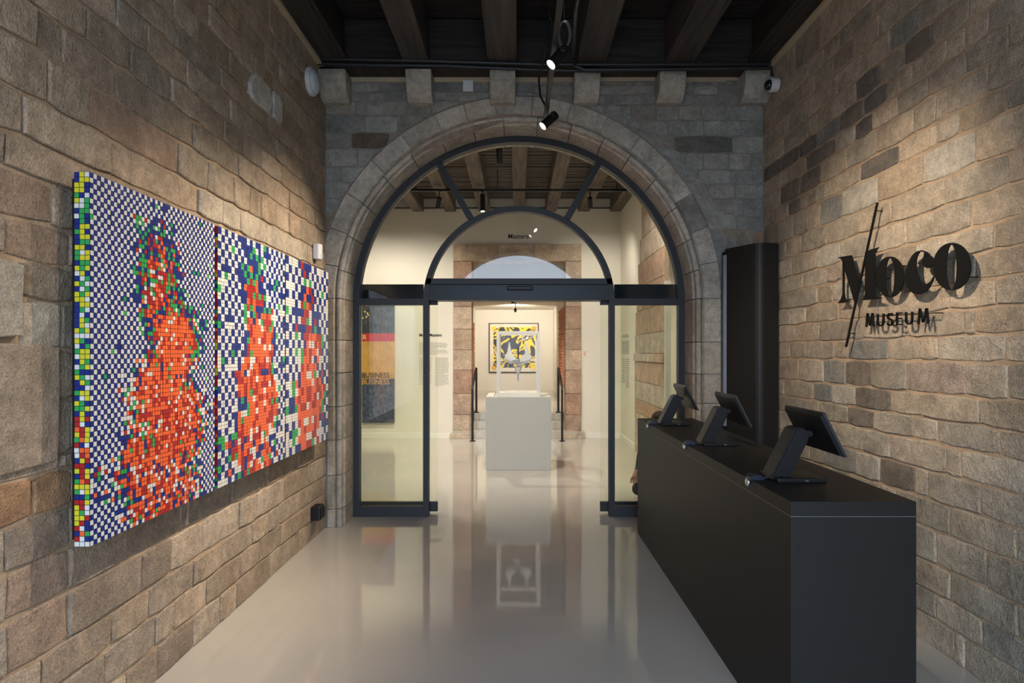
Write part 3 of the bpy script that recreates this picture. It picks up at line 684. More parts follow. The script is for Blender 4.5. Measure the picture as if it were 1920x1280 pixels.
for p, (lab, Y0) in enumerate(names):
    rnd = random.Random(40 + p); NX, NY = 16, 24; sub = p + 1
    nx, ny = NX * 3 // sub, NY * 3 // sub
    grid = [[colour(i, j, nx, ny, p, rnd) for i in range(nx)] for j in range(ny)]
    t = thing('cube_mosaic', lab, 'artwork', (MX, Y0, MZ - NY * CS), 'cube mosaic panels on the left wall')
    mbox('backing_board', 'plastic_black', t, MX - CS - 0.022, MX - CS - 0.001, Y0 + 0.02, Y0 + NX * CS - 0.02, MZ - NY * CS + 0.02, MZ - 0.02)
    rest = B(); cnt = 0
    for cx in range(NX):
        for cy in range(NY):
            cols = [[grid[(cy * 3 + r) // sub][(cx * 3 + c) // sub] for c in range(3)] for r in range(3)]
            side = None
            if cx == 0:
                pool = 'YGWBYGYB' if cy < 15 else 'YORGYBWR'
                side = [[rnd.choice(pool) for _ in range(3)] for _ in range(3)]
                if p: side = [[rnd.choice('RRYGBOR')] * 3 for _ in range(3)]
            bm = cube_mesh(cols, side)
            loc = Vector((MX + rnd.uniform(-0.0012, 0.0012), Y0 + (cx + .5) * CS, MZ - (cy + .5) * CS))
            cnt += 1
            if cnt <= 300:
                me = bpy.data.meshes.new('cube'); bm.to_mesh(me); bm.free()
                o = link('toy_cube', me, CUBE_M, t); o.location = loc - Vector(t.location)
            else:
                bmesh.ops.translate(bm, verts=bm.verts[:], vec=loc - Vector(t.location))
                me = bpy.data.meshes.new('tmp'); bm.to_mesh(me); bm.free(); rest.from_mesh(me); bpy.data.meshes.remove(me)
    me = bpy.data.meshes.new('toy_cube_field'); rest.to_mesh(me); rest.free(); o = link('toy_cube_field', me, CUBE_M, t); o['kind'] = 'stuff'

# ------------------------------------------------------------------ small fittings on the walls
t = thing('emergency_light', 'round white bulkhead light high on the left wall near the corner', 'light', (XL + 0.03, 4.86, 3.70))
Ml = Matrix.Translation((XL + 0.02, 4.86, 3.70)) @ Matrix.Rotation(PI / 2, 4, 'Y')
place(obj('base', lathe(B(), [(0.105, 0), (0.11, 0.01), (0.11, 0.035), (0.10, 0.04)], Ml), 'white_plastic'), t)
place(obj('diffuser', lathe(B(), [(0.098, 0.04), (0.09, 0.058), (0.06, 0.07), (0.002, 0.074)], Ml), 'lens_plastic', None, True), t)
t = thing('dome_camera', 'white dome security camera at the top right corner of the arch wall', 'camera', (2.08, 5.0, 3.74))
Mc = Matrix.Translation((XR - 0.02, 5.0, 3.735)) @ Matrix.Rotation(-PI / 2, 4, 'Y')
place(obj('housing', lathe(B(), [(0.052, 0), (0.056, 0.006), (0.056, 0.062), (0.052, 0.07)], Mc), 'white_plastic'), t)
place(obj('dome', lathe(B(), [(0.044, 0.068), (0.042, 0.085), (0.032, 0.102), (0.016, 0.111), (0.002, 0.114)], Mc), 'dark_glass', None, True), t)
t = thing('motion_detector', 'small white motion detector on the left wall above the mosaic end', 'detector', (XL + 0.05, 5.02, 2.29))
(ua, va) = SL(594, 472)
bm = prism(B(), [(XL + 0.015, 4.97, 0), (XL + 0.055, 4.975, 0), (XL + 0.075, 5.0, 0), (XL + 0.075, 5.03, 0), (XL + 0.05, 5.06, 0), (XL + 0.015, 5.06, 0)], (0, 0, 0.125)); bmesh.ops.translate(bm, verts=bm.verts[:], vec=(0, 0, 2.30)); bmesh.ops.bevel(bm, geom=bm.edges[:], offset=0.004, segments=2, affect='EDGES')
place(obj('housing', bm, 'white_plastic'), t)
place(obj('lens', box(B(), XL + 0.072, XL + 0.078, 4.998, 5.032, 2.312, 2.345, 0.002), 'lens_plastic'), t)
t = thing('cable_box', 'black socket box low on the left wall beside the arch jamb', 'socket', (XL + 0.04, 4.98, 0.16))
place(obj('housing', box(B(), XL + 0.01, XL + 0.085, 4.92, 5.05, 0.165, 0.275, 0.006), 'plastic_black'), t)
place(obj('cover', box(B(), XL + 0.083, XL + 0.093, 4.95, 5.035, 0.18, 0.26, 0.003), 'plastic_black'), t)
(u, v) = front(878, 163)
t = thing('junction_plate', 'small pale square plate on the grey wall between two corbels', 'plate', (u, YW - 0.02, v - 0.045))
place(obj('plate', box(B(), u - 0.045, u + 0.045, YW - 0.03, YW - 0.008, v - 0.048, v + 0.048, 0.004), 'white_plastic'), t)
for q in ((-1, -1), (1, 1)): place(obj('screw', lathe(B(), [(0.004, 0), (0.004, 0.002)], Matrix.Translation((u + q[0] * 0.035, YW - 0.03, v + q[1] * 0.037)) @ Matrix.Rotation(PI / 2, 4, 'X'), 8), 'steel_wire'), t)

# ------------------------------------------------------------------ totem behind the counter
t = thing('display_totem', 'tall black rounded display totem standing in the corner behind the counter', 'totem', (2.0, 5.1, 0))
tz = 2.425
plan = [(1.775, 5.275), (1.965, 4.92)] ; cxr, cyr, rr_ = 2.033, 4.945, 0.075
plan = [(1.795, 5.235), (1.935, 4.975)] + [(2.0 + 0.075 * math.cos(math.radians(a)), 5.01 - 0.0 + 0.075 * math.sin(math.radians(a))) for a in (208, 225, 242, 258, 272)] + [(2.125, 4.955), (2.14, 4.975), (1.97, 5.285)]
bm = prism(B(), [(x, y, 0.0) for x, y in plan], (0, 0, tz)); o = place(obj('casing', bm, 'counter_black'), t)
for pl in o.data.polygons: pl.use_smooth = False
place(obj('screen_frame', prism(B(), [(1.775, 5.26, 0.02), (1.795, 5.225, 0.02), (1.985, 5.30, 0.02), (1.965, 5.31, 0.02)], (0, 0, 2.38)), 'plastic_black'), t)
place(obj('light_strip', prism(B(), [(1.772, 5.232, 0.9), (1.782, 5.222, 0.9), (1.80, 5.215, 0.9), (1.80, 5.236, 0.9)], (0, 0, 1.47)), 'grey_metal'), t)

# ------------------------------------------------------------------ reception counter
CX0, CX1, CY0, CY1, CH = 1.02, 1.487, 2.26, 5.14, 0.975
t = thing('reception_counter', 'long matt black reception counter along the right wall', 'counter', (1.25, 3.7, 0))
mbox('body', 'counter_black', t, CX0, CX1, CY0, CY1, 0.0, CH - 0.0565, bev=0.001)
mbox('seam', 'counter_seam', t, CX0 - 0.0004, CX1 + 0.0003, CY0 - 0.0004, CY1, CH - 0.0565, CH - 0.055)
mbox('worktop', 'counter_black', t, CX0, CX1, CY0, CY1, CH - 0.055, CH, bev=0.001)
labs = ['black till screen on its angled stand, nearest of the three on the counter', 'black till screen on its angled stand, middle of the three on the counter', 'black till screen on its angled stand, farthest along the counter beside the arch']
slabs = ['shiny card reader clipped to the counter edge by the nearest till', 'shiny card reader clipped to the counter edge by the middle till', 'shiny card reader clipped to the counter edge by the farthest till']
for k, yc in enumerate((2.68, 3.69, 4.72)):
    t = thing('till_screen', labs[k], 'till', (1.24, yc, CH), 'till screens on the counter')
    xt, zt, xb, zb = 1.258, 1.280, 1.352, 1.095
    nrm = Vector((zt - zb, 0, xb - xt)).normalized()   # faces staff side (+x, up)
    P = lambda s, d, yy: (Vector((xt, yy, zt)) * (1 - s) + Vector((xb, yy, zb)) * s) + nrm * d
    hw = 0.18
    bm = prism(B(), [P(0, 0, yc - hw), P(0, 0.012, yc - hw), P(1, 0.012, yc - hw), P(1, 0.0, yc - hw)], (0, 2 * hw, 0)); bmesh.ops.bevel(bm, geom=bm.edges[:], offset=0.003, segments=2, affect='EDGES')
    bz = place(obj('screen_bezel', bm, 'screen_edge'), t)
    bm = prism(B(), [P(0.03, -0.001, yc - hw + 0.006), P(0.06, -0.010, yc - hw + 0.012), P(0.94, -0.010, yc - hw + 0.012), P(0.97, -0.001, yc - hw + 0.006)], (0, 2 * hw - 0.012, 0))
    bm.verts.ensure_lookup_table()
    for v in bm.verts:
        if v.co.y > yc and (v.co - P(0.5, -0.010, v.co.y)).dot(nrm) < 0.004: v.co.y -= 0.014
    piece(obj('screen_back', bm, 'plastic_black'), bz)
    piece(obj('display', prism(B(), [P(0.04, 0.0115, yc - hw + 0.01), P(0.04, 0.0135, yc - hw + 0.01), P(0.96, 0.0135, yc - hw + 0.01), P(0.96, 0.0115, yc - hw + 0.01)], (0, 2 * hw - 0.02, 0)), 'screen_glass'), bz)
    # stand: leaning arm and flat foot
    aw = 0.055
    arm = [(1.105, CH + 0.006), (1.150, CH + 0.002), (1.285, 1.165), (1.268, 1.205), (1.222, 1.215)]
    arm = [(1.098, CH + 0.012), (1.108, CH + 0.002), (1.176, CH + 0.002), (1.262, 1.150), (1.262, 1.185), (1.238, 1.205), (1.205, 1.200)]
    bm = prism(B(), [(x, yc - aw, z) for x, z in arm], (0, 2 * aw, 0)); bmesh.ops.bevel(bm, geom=bm.edges[:], offset=0.006, segments=2, affect='EDGES')
    ar = place(obj('stand_arm', bm, 'plastic_black'), t)
    ft = place(obj('stand_foot', box(B(), 1.11, 1.318, yc - 0.10, yc + 0.10, CH + 0.0005, CH + 0.019, 0.005), 'plastic_black'), t)
    piece(obj('hinge', tube(B(), [(1.270, yc - 0.045, 1.178), (1.270, yc + 0.045, 1.178)], 0.014, 12), 'plastic_black'), ar)
    piece(obj('badge', box(B(), 1.225, 1.24, yc - 0.1012, yc - 0.0995, CH + 0.008, CH + 0.012), 'steel_wire'), ft)
    yr = yc - 0.02
    r = thing('card_reader', slabs[k], 'card reader', (1.04, yr, CH), 'card readers on the counter edge')
    bm = prism(B(), [(1.012, yr - 0.03, CH + 0.001), (1.012, yr - 0.03, CH + 0.012), (1.03, yr - 0.03, CH + 0.024), (1.065, yr - 0.03, CH + 0.020), (1.075, yr - 0.03, CH + 0.001)], (0, 0.06, 0)); bmesh.ops.bevel(bm, geom=bm.edges[:], offset=0.003, segments=2, affect='EDGES')
    place(obj('reader_body', bm, 'reader_blue' if 'reader_blue' in MATS else mat('reader_blue', (0.012, 0.016, 0.035), 0.35)), r)
    bm = B(); bmesh.ops.create_uvsphere(bm, u_segments=16, v_segments=10, radius=0.019, matrix=Matrix.Translation((1.0095, yr, CH - 0.012)) @ Matrix.Diagonal((0.5, 1, 1, 1)))
    if 'foil' not in MATS:
        m, tt, b = nt('foil'); b.inputs['Metallic'].default_value = 0.9; b.inputs['Roughness'].default_value = 0.12
        b.inputs['Thin Film Thickness'].default_value = 550; b.inputs['Thin Film IOR'].default_value = 1.6; b.inputs['Base Color'].default_value = (0.7, 0.72, 0.75, 1); MATS['foil'] = m
    place(obj('reader_window', bm, 'foil', None, True), r)
    place(obj('reader_cable', tube(B(), [(1.07, yr, CH + 0.008), (1.085, yr + 0.01, CH + 0.006), (1.10, yr + 0.005, CH + 0.006)], 0.004, 8), 'cable'), r)

# ------------------------------------------------------------------ lettering on the right wall
LX = 2.110
sg = thing('wall_sign', 'black standoff lettering with a long slash on the right stone wall', 'sign', (LX, 3.4, 1.57))
SS = surv(LX)
def Z3(zx, zy): return SS(1540 + zx / 4.266, 360 + zy / 4.266)
def glyph(name, outlines, thick=0.006):
    """outlines: list of (outer, hole or None) in survey pixels"""
    bm = B()
    for outer, hole in outlines:
        a = [Z3(*p) for p in outer]
        if hole is None: prism(bm, [(LX, u, v) for u, v in a], (thick, 0, 0)); continue
        b = [Z3(*p) for p in hole]; n = len(a)
        va = [[bm.verts.new((x, u, v)) for u, v in a] for x in (LX, LX + thick)]; vb = [[bm.verts.new((x, u, v)) for u, v in b] for x in (LX, LX + thick)]
        for i in range(n):
            j = (i + 1) % n
            for q in ((va[0][i], va[0][j], vb[0][j], vb[0][i]), (va[1][i], va[1][j], vb[1][j], vb[1][i]), (va[0][i], va[0][j], va[1][j], va[1][i]), (vb[0][i], vb[0][j], vb[1][j], vb[1][i])): bm.faces.new(q)
    return place(obj(name, bm, 'letter_black'), sg)
def ell(cx, cy, rx, ry, n=48): return [(cx + rx * math.cos(2 * PI * k / n), cy + ry * math.sin(2 * PI * k / n)) for k in range(n)]
glyph('letter', [([(128, 522), (158, 517), (240, 504), (240, 504), (300, 712), (262, 885), (165, 552), (158, 535), (140, 528)][:2] + [(240, 504), (302, 715), (264, 885), (166, 552), (152, 532)], None),
                 ([(168, 545), (182, 575), (181, 800), (190, 850), (215, 880), (127, 890), (152, 862), (168, 815)], None),
                 ([(350, 480), (395, 458), (460, 440), (440, 462), (428, 490), (426, 800), (436, 832), (490, 850), (320, 866), (340, 850), (348, 815)], None)])
glyph('slash', [([(438, 83), (446, 84), (196, 1240), (187, 1236)], None)], 0.010)
glyph('letter', [(ell(547, 678, 111, 163), ell(547, 680, 36, 153))])
cout = [(868, 502), (840, 478), (800, 465), (760, 474), (725, 505), (695, 558), (675, 620), (668, 690), (680, 750), (710, 795), (750, 815), (790, 818), (830, 800), (865, 760), (888, 712), (900, 672)]
cinn = [(893, 676), (872, 712), (845, 733), (815, 733), (788, 708), (766, 655), (756, 595), (757, 545), (768, 503), (784, 480), (802, 473), (822, 484), (815, 520)]
glyph('letter', [(cout + cinn, None), (ell(851, 556, 45, 52, 28), None)])
glyph('letter', [(ell(1042, 595, 150, 190), ell(1038, 600, 43, 180))])
def stroke_letter(x0, x1, strokes, w, tall=1.0):
    bm = B()
    yb = lambda zx: 1075 - (zx - 352) * 30 / 503
    mp = lambda a, b: (x0 + (x1 - x0) * a, yb(x0 + (x1 - x0) * a) - 92 * tall * b)
    for pl in strokes:
        for (a, b) in zip(pl, pl[1:]):
            (ax, ay), (bx, by) = mp(*a), mp(*b); l = math.hypot(bx - ax, by - ay); nx, ny = -(by - ay) / l * w / 2, (bx - ax) / l * w / 2
            ex, ey = (bx - ax) / l * w * 0.3, (by - ay) / l * w * 0.3
            q = [Z3(ax + nx - ex, ay + ny - ey), Z3(ax - nx - ex, ay - ny - ey), Z3(bx - nx + ex, by - ny + ey), Z3(bx + nx + ex, by + ny + ey)]
            prism(bm, [(LX, u, v) for u, v in q], (0.008, 0, 0))
    place(obj('small_letter', bm, 'letter_black'), sg)
MM = [[(0.06, 0), (0.2, 1.1), (0.5, 0.1), (0.8, 1.1), (0.94, 0)]]
UU = [[(0.08, 1)] + [(0.08, 0.35), (0.16, 0.12), (0.35, 0.02), (0.65, 0.02), (0.84, 0.12), (0.92, 0.35)] + [(0.92, 1)]]
SSs = [[(0.9, 0.86), (0.7, 0.98), (0.35, 0.98), (0.14, 0.84), (0.16, 0.64), (0.45, 0.53), (0.75, 0.42), (0.88, 0.24), (0.7, 0.05), (0.35, 0.0), (0.08, 0.14)]]
EE = [[(0.95, 1), (0.1, 1), (0.1, 0), (0.95, 0)], [(0.1, 0.52), (0.85, 0.52)]]
stroke_letter(352, 418, MM, 11.5); stroke_letter(442, 497, UU, 11.5); stroke_letter(520, 572, SSs, 11.5); stroke_letter(596, 637, EE, 11.5); stroke_letter(668, 726, UU, 11.5); stroke_letter(765, 855, MM, 12.5, 1.12)
for (zx, zy) in ((175, 860), (385, 840), (385, 480), (480, 690), (610, 590), (690, 700), (880, 590), (930, 590), (1170, 680), (215, 1130), (425, 150)):
    u, v = Z3(zx, zy); place(obj('standoff_pin', tube(B(), [(LX + 0.008, u, v), (XR - 0.01, u, v)], 0.003, 6), 'letter_black'), sg)
(u0, v0), (u1, v1) = Z3(360, 1000), Z3(895, 966)
place(obj('mounting_rail', tube(B(), [(LX + 0.012, u0, v0), (LX + 0.012, u1, v1)], 0.0025, 6), 'letter_black'), sg)
for q in ((u0, v0), (u1, v1)): place(obj('standoff_pin', tube(B(), [(LX + 0.010, q[0], q[1]), (XR - 0.01, q[0], q[1])], 0.003, 6), 'letter_black'), sg)

# ================================================================== gallery behind the arch
GL, GR = -3.6, 1.85; YN = YW + 0.62
PXG = F / YG
gpt = lambda px, py: ((px - VX) / PXG, H + (VY - py) / PXG)
DXL, DXR, DZ = -0.813, 0.86, 3.165
gb = [(GL - 0.2, 0), (DXL - 0.1, 0), (DXL - 0.1, DZ + 0.1), (DXR + 0.1, DZ + 0.1), (DXR + 0.1, 0), (GR + 0.2, 0), (GR + 0.2, 4.6), (GL - 0.2, 4.6)]
o = obj('wall_gallery_back', prism(B(), [(x, YG, z) for x, z in gb], (0, 0.35, 0)), 'cream_wall'); struct(o, 'cream back wall of the gallery with the stone doorway'); wg = o
struct(obj('wall_gallery_left', box(B(), GL - 0.2, GL, YN, YG, 0, 4.6), 'cream_wall'), 'cream left wall of the gallery')
# right wall with the stone pier and a side opening
struct(obj('wall_gallery_right', box(B(), GR, GR + 0.05, 7.62, YG, 0, 4.6), 'cream_wall'), 'cream right wall of the gallery with a stone pier'); wgr = bpy.data.objects['wall_gallery_right']
box_hi = obj('wall_over_opening', box(B(), GR, GR + 0.25, YN, 7.62, 3.3, 4.6), 'cream_wall', wgr)
struct(obj('wall_side_room', box(B(), 3.4, 3.6, YN, 9.8, 0, 4.6), 'cream_wall'), 'cream side wall of the room beyond the pier')
struct(obj('wall_side_room_end', box(B(), GR + 0.05, 3.4, 9.6, 9.8, 0, 4.6), 'cream_wall'), 'cream end wall of the room beyond the pier')
struct(obj('trim_2', box(B(), GR - 0.02, GR + 0.05, 7.50, 7.545, 0, 2.42), 'white_paint'), 'white edge trim of the opening beside the pier')
rndP = random.Random(5); zz = [0, 0.30, 0.62, 0.82, 1.10, 1.40, 1.52, 1.80, 2.15, 2.50, 2.86, 3.2, 3.5, 3.85]
def edge_far(z): return 9.45 - (max(0, z - 1.4) ** 1.6) * 0.18
for a, b in zip(zz, zz[1:]):
    yf = edge_far((a + b) / 2); yn = 7.57; mid = yn + (yf - yn) * rndP.uniform(0.3, 0.7)
    cuts = [yn, mid, yf] if rndP.random() < 0.6 else [yn, yf]
    for c0, c1 in zip(cuts, cuts[1:]):
        bm = B(); block_geo(bm, [(c0 + 0.003, a + 0.003), ((c0 + c1) / 2, a + 0.003), (c1 - 0.003, a + 0.003), (c1 - 0.003, b - 0.003), ((c0 + c1) / 2, b - 0.003), (c0 + 0.003, b - 0.003)], lambda u, v, d: (GR - d, u, v), 0.022 + (0.02 if abs(a - 1.40) < 0.01 else 0), ch=0.004, back=-0.02, rnd=rndP)
        s = obj('pier_stone', bm, 'dressed_stone', wgr); s.color = tint(rndP.choice([(0.46, 0.345, 0.265), (0.44, 0.35, 0.28), (0.42, 0.29, 0.215), (0.44, 0.37, 0.30)]), rndP, 0.08, 0.03)
obj('pier_mortar', box(B(), GR - 0.008, GR + 0.04, 7.56, 9.0, 0, 3.85), 'mortar', wgr)
# skirting
struct(obj('baseboard_back', box(B(), gpt(1092, 0)[0], GR, YG - 0.015, YG, 0, 0.09), 'white_paint'), 'low white skirting right of the doorway')
struct(obj('baseboard_left', box(B(), GL, gpt(848, 0)[0], YG - 0.015, YG, 0, 0.09), 'white_paint'), 'low white skirting left of the doorway')
struct(obj('baseboard_right', box(B(), GR - 0.015, GR, 9.5, YG, 0, 0.09), 'white_paint'), 'low white skirting along the gallery side wall')
# gallery ceiling
GZ = 4.29
gc = obj('ceiling_gallery', box(B(), GL - 0.2, 3.6, YN, YG + 0.3, GZ + 0.028, GZ + 0.3), 'plaster'); struct(gc, 'old timber gallery ceiling of beams and boards')
y = YG
while y > YN + 0.05:
    y0 = y - 0.135; obj('board', box(B(), GL, 3.6, y0 + 0.030, y, GZ - random.uniform(0, 0.010), GZ + 0.028), 'gallery_board', gc); y = y0
for px in (784.5, 845, 908, 973, 1033, 1094, 1154): 
    x = (px - VX) / PXG; q = random.uniform(-0.01, 0.01)
    obj('beam', box(B(), x - 0.10, x + 0.10 + q, YN, YG - 0.01, 4.05 + q * 0.6, GZ, 0.018), 'gallery_beam', gc)
for x in (-2.36, -2.95): obj('beam', box(B(), x - 0.10, x + 0.10, YN, YG - 0.01, 4.05, GZ, 0.018), 'gallery_beam', gc)
# doorway stone surround: stacked stones, lintel
rndD = random.Random(9)
for s, xa, xb in ((-1, gpt(850, 0)[0], DXL), (1, DXR, gpt(1090, 0)[0])):
    zs = [0.09, 0.42, 0.80, 1.22, 1.58, 1.95, 2.35, 2.75, DZ]
    for a, b in zip(zs, zs[1:]):
        c = tint(rndD.choice([(0.37, 0.26, 0.19), (0.42, 0.32, 0.24), (0.34, 0.22, 0.16)]), rndD, 0.1, 0.03)
        o = obj('doorway_stone', box(B(), xa + 0.002, xb - 0.002, YG - 0.04, YG + 0.36, a + 0.003, b - 0.003, 0.008), 'dressed_stone', wg); o.color = c
    o = obj('doorway_plinth', box(B(), xa - 0.05, xb + 0.04 * (1 if s < 0 else 0), YG - 0.10, YG + 0.3, 0, 0.09, 0.006), 'dressed_stone', wg); o.color = (0.45, 0.37, 0.29, 1)
xs = [gpt(850, 0)[0], -0.35, 0.3, gpt(1090, 0)[0]]
for a, b in zip(xs, xs[1:]):
    o = obj('doorway_lintel_stone', box(B(), a + 0.002, b - 0.002, YG - 0.04, YG + 0.36, DZ + 0.003, 3.47, 0.008), 'dressed_stone', wg); o.color = tint((0.41, 0.31, 0.23), rndD, 0.08, 0.03)
# steps and far room
FZ = 0.40
st = bpy.data.objects.new('trim_1', None); COL.objects.link(st); struct(st, 'three pale steps rising through the stone doorway')
for k, (yy, hz) in enumerate(((10.80, 0.133), (11.10, 0.267), (11.40, FZ))):
    obj('step', box(B(), -1.15 if k == 0 else DXL, 1.2 if k == 0 else DXR, yy if k else 10.80, 11.45 if k < 2 else 11.6, 0 if k == 0 else hz - 0.133, hz - 0.001 * k, 0.006), 'epoxy', st)
struct(obj('floor_far_room', box(B(), -3, 3, 11.58, 18.2, 0, FZ), 'epoxy'), 'pale floor of the raised far room')
FXL, FXR, FY, FC = -1.25, 1.06, 18.0, 2.80
struct(obj('wall_far', box(B(), FXL - 0.3, FXR + 0.3, FY, FY + 0.2, 0, 4), 'cream_wall'), 'cream end wall of the far room')
wfl = struct(obj('wall_far_left', box(B(), FXL - 0.3, FXL, YG + 0.35, FY, 0, 4), 'cream_wall'), 'cream left wall of the far room with bare brick')
wfr = struct(obj('wall_far_right', box(B(), FXR, FXR + 0.3, YG + 0.35, FY, 0, 4), 'cream_wall'), 'cream right wall of the far room with bare brick')
cfr = struct(obj('ceiling_far_room', box(B(), FXL - 0.3, FXR + 0.3, 12.6, FY + 0.2, FC, FC + 0.2), 'cream_wall'), 'plain cream ceiling of the far room')
obj('bulkhead', box(B(), FXL - 0.3, FXR + 0.3, 12.6, 12.7, FC + 0.2, 3.9), 'cream_wall', cfr)
obj('upper_ceiling', box(B(), FXL - 0.3, FXR + 0.3, YG + 0.30, 12.7, 3.7, 3.9), 'cream_wall', cfr)
bw = bpy.data.meshes.new('brick'); bm = box(B(), 0, 0.03, 0, 0.27, 0, 0.055, 0.004); bm.to_mesh(bw); bm.free(); bw.materials.append(MATS['brick_red'])
for par, xx, y0, y1, z0, z1 in ((wfl, FXL - 0.008, 15.2, 17.4, 0.9, 2.35), (wfr, FXR - 0.022, 13.4, 15.2, 0.75, 2.55)):
    r = 0; z = z0
    while z < z1:
        y = y0 + (0.14 if r % 2 else 0)
        while y < y1: 
            o = bpy.data.objects.new('brick', bw); COL.objects.link(o); o.parent = par; o.location = (xx, y, z); y += 0.283
        z += 0.068; r += 1
# handrails
for s, lab in ((-1, 'black tubular handrail left of the white plinth'), (1, 'black tubular handrail right of the white plinth')):
    x = 0.775 * s; t = thing('handrail', lab, 'handrail', (x, 10.48, 0), 'handrails on the gallery steps')
    place(obj('rail_tube', tube(B(), [(x, 10.48, 0.0), (x, 10.48, 0.90), (x, 10.50, 0.94), (x, 11.43, 1.235), (x, 11.47, 1.22), (x, 11.47, FZ)], 0.021, 10), 'black_steel'), t)
    for yy, zz_ in ((10.48, 0.0), (11.47, FZ)): place(obj('base_plate', lathe(B(), [(0.05, 0), (0.05, 0.012), (0.025, 0.016)], Matrix.Translation((x, yy, zz_))), 'black_steel'), t)
# plinth and vitrine
PX0, PX1, PY0, PY1, PH = (911 - VX) * 7.886 / F, (1033 - VX) * 7.886 / F, 7.886, 8.72, 0.955
t = thing('plinth', 'white painted display plinth in the middle of the gallery doorway view', 'plinth', ((PX0 + PX1) / 2, 8.3, 0))
mbox('plinth_body', 'plinth_paint', t, PX0, PX1, PY0, PY1, 0.0, PH, bev=0.004)
VX0, VX1, VY0, VY1, VH = (931 - VX) * 8.0 / F, (1013 - VX) * 8.0 / F, 8.0, 8.56, 0.86
t = thing('display_case', 'white framed glass display case standing on the plinth', 'display case', ((VX0 + VX1) / 2, 8.28, PH)); q = 0.042
mbox('case_base', 'white_paint', t, VX0, VX1, VY0, VY1, PH, PH + 0.045, bev=0.002)
for xa in (VX0, VX1 - q):
    for ya in (VY0, VY1 - q): mbox('post', 'white_paint', t, xa, xa + q, ya, ya + q, PH + 0.045, PH + VH - q)
for ya in (VY0, VY1 - q): mbox('top_bar', 'white_paint', t, VX0, VX1, ya, ya + q, PH + VH - q, PH + VH)
for xa in (VX0, VX1 - q): mbox('top_bar', 'white_paint', t, xa, xa + q, VY0 + q, VY1 - q, PH + VH - q, PH + VH)
mbox('pane', 'vitrine_glass', t, VX0 + q, VX1 - q, VY0 + 0.018, VY0 + 0.022, PH + 0.045, PH + VH - q)
mbox('pane', 'vitrine_glass', t, VX0 + q, VX1 - q, VY1 - 0.022, VY1 - 0.018, PH + 0.045, PH + VH - q)
for xa in (VX0 + 0.018, VX1 - 0.022): mbox('pane', 'vitrine_glass', t, xa, xa + 0.004, VY0 + q, VY1 - q, PH + 0.045, PH + VH - q)
# winged sculpture in the case
mat('plaster_white', (0.66, 0.66, 0.62), 0.6, var=0.08, bump=0.3, bscale=50); mat('blade', (0.10, 0.10, 0.11), 0.25, metal=0.7)
sxc, syc = (970 - VX) * 8.28 / F + 0.01, 8.28; szp = lambda py: H + (VY - py) * 8.28 / F
t = thing('winged_sculpture', 'small white winged sculpture with a dark blade inside the glass case', 'sculpture', (sxc, syc, PH + 0.045))
for s in (-1, 1):
    bm = B(); bx = sxc + s * 0.125
    for k in range(9):
        h0 = szp(682) + k * 0.008; top = szp(640) - abs(k - 2) * 0.028; off = s * (-0.035 + 0.011 * k)
        pts = [(bx + off - 0.014, h0), (bx + off + 0.014, h0), (bx + off * 0.45 + 0.010, top - 0.03), (bx + off * 0.45, top), (bx + off * 0.45 - 0.010, top - 0.03)]
        prism(bm, [(x, syc - 0.012 + 0.003 * k, z) for x, z in pts], (0, 0.010, 0))
    pts = [(sxc + s * 0.03, szp(684)), (bx + s * 0.05, szp(672)), (bx + s * 0.055, szp(664)), (bx - s * 0.05, szp(664)), (sxc + s * 0.03, szp(672))]
    prism(bm, [(x, syc - 0.015, z) for x, z in pts], (0, 0.03, 0))
    place(obj('wing', bm, 'plaster_white'), t)
rndS = random.Random(3)
for k in range(14):
    a = rndS.uniform(0, 2 * PI); r = rndS.uniform(0.0, 0.055)
    bm = B(); bmesh.ops.create_icosphere(bm, subdivisions=2, radius=rndS.uniform(0.018, 0.028), matrix=Matrix.Translation((sxc + r * math.cos(a) * 1.15, syc + r * math.sin(a) * 0.5, szp(680) + rndS.uniform(-0.045, 0.04))) @ Matrix.Diagonal((1.2, 1, 0.85, 1)))
    place(obj('pebble', bm, 'plaster_white', None, True), t)
place(obj('body_cone', lathe(B(), [(0.006, 0), (0.04, 0.05), (0.055, 0.09), (0.04, 0.10)], Matrix.Translation((sxc, syc, szp(701)))), 'plaster_white', None, True), t)
place(obj('dagger_blade', prism(B(), [(sxc - 0.010, syc - 0.003, szp(700)), (sxc + 0.010, syc - 0.003, szp(700)), (sxc + 0.010, syc - 0.003, szp(712)), (sxc, syc - 0.003, szp(716)), (sxc - 0.010, syc - 0.003, szp(712))], (0, 0.006, 0)), 'blade'), t)
place(obj('dagger_handle', tube(B(), [(sxc, syc, szp(676)), (sxc, syc, szp(650))], [0.010, 0.013], 10), 'blade'), t)
place(obj('support_rod', tube(B(), [(sxc, syc + 0.02, PH + 0.045), (sxc, syc + 0.02, szp(690))], 0.004, 8), 'vitrine_glass'), t)
# small label stand on the plinth
t = thing('label_stand', 'tiny black label stand on the plinth beside the display case', 'stand', ((928 - VX) * 8.02 / F, 8.02, PH))
lx = (928 - VX) * 8.02 / F
place(obj('label_plate', prism(B(), [(lx - 0.012, 7.96, PH), (lx - 0.004, 7.96, PH), (lx + 0.016, 7.99, PH + 0.05), (lx + 0.008, 7.99, PH + 0.05)], (0, 0.05, 0)), 'ink'), t)
place(obj('label_card', box(B(), lx - 0.105, lx - 0.03, 7.93, 8.0, PH + 0.0005, PH + 0.006), 'white_paint'), t)

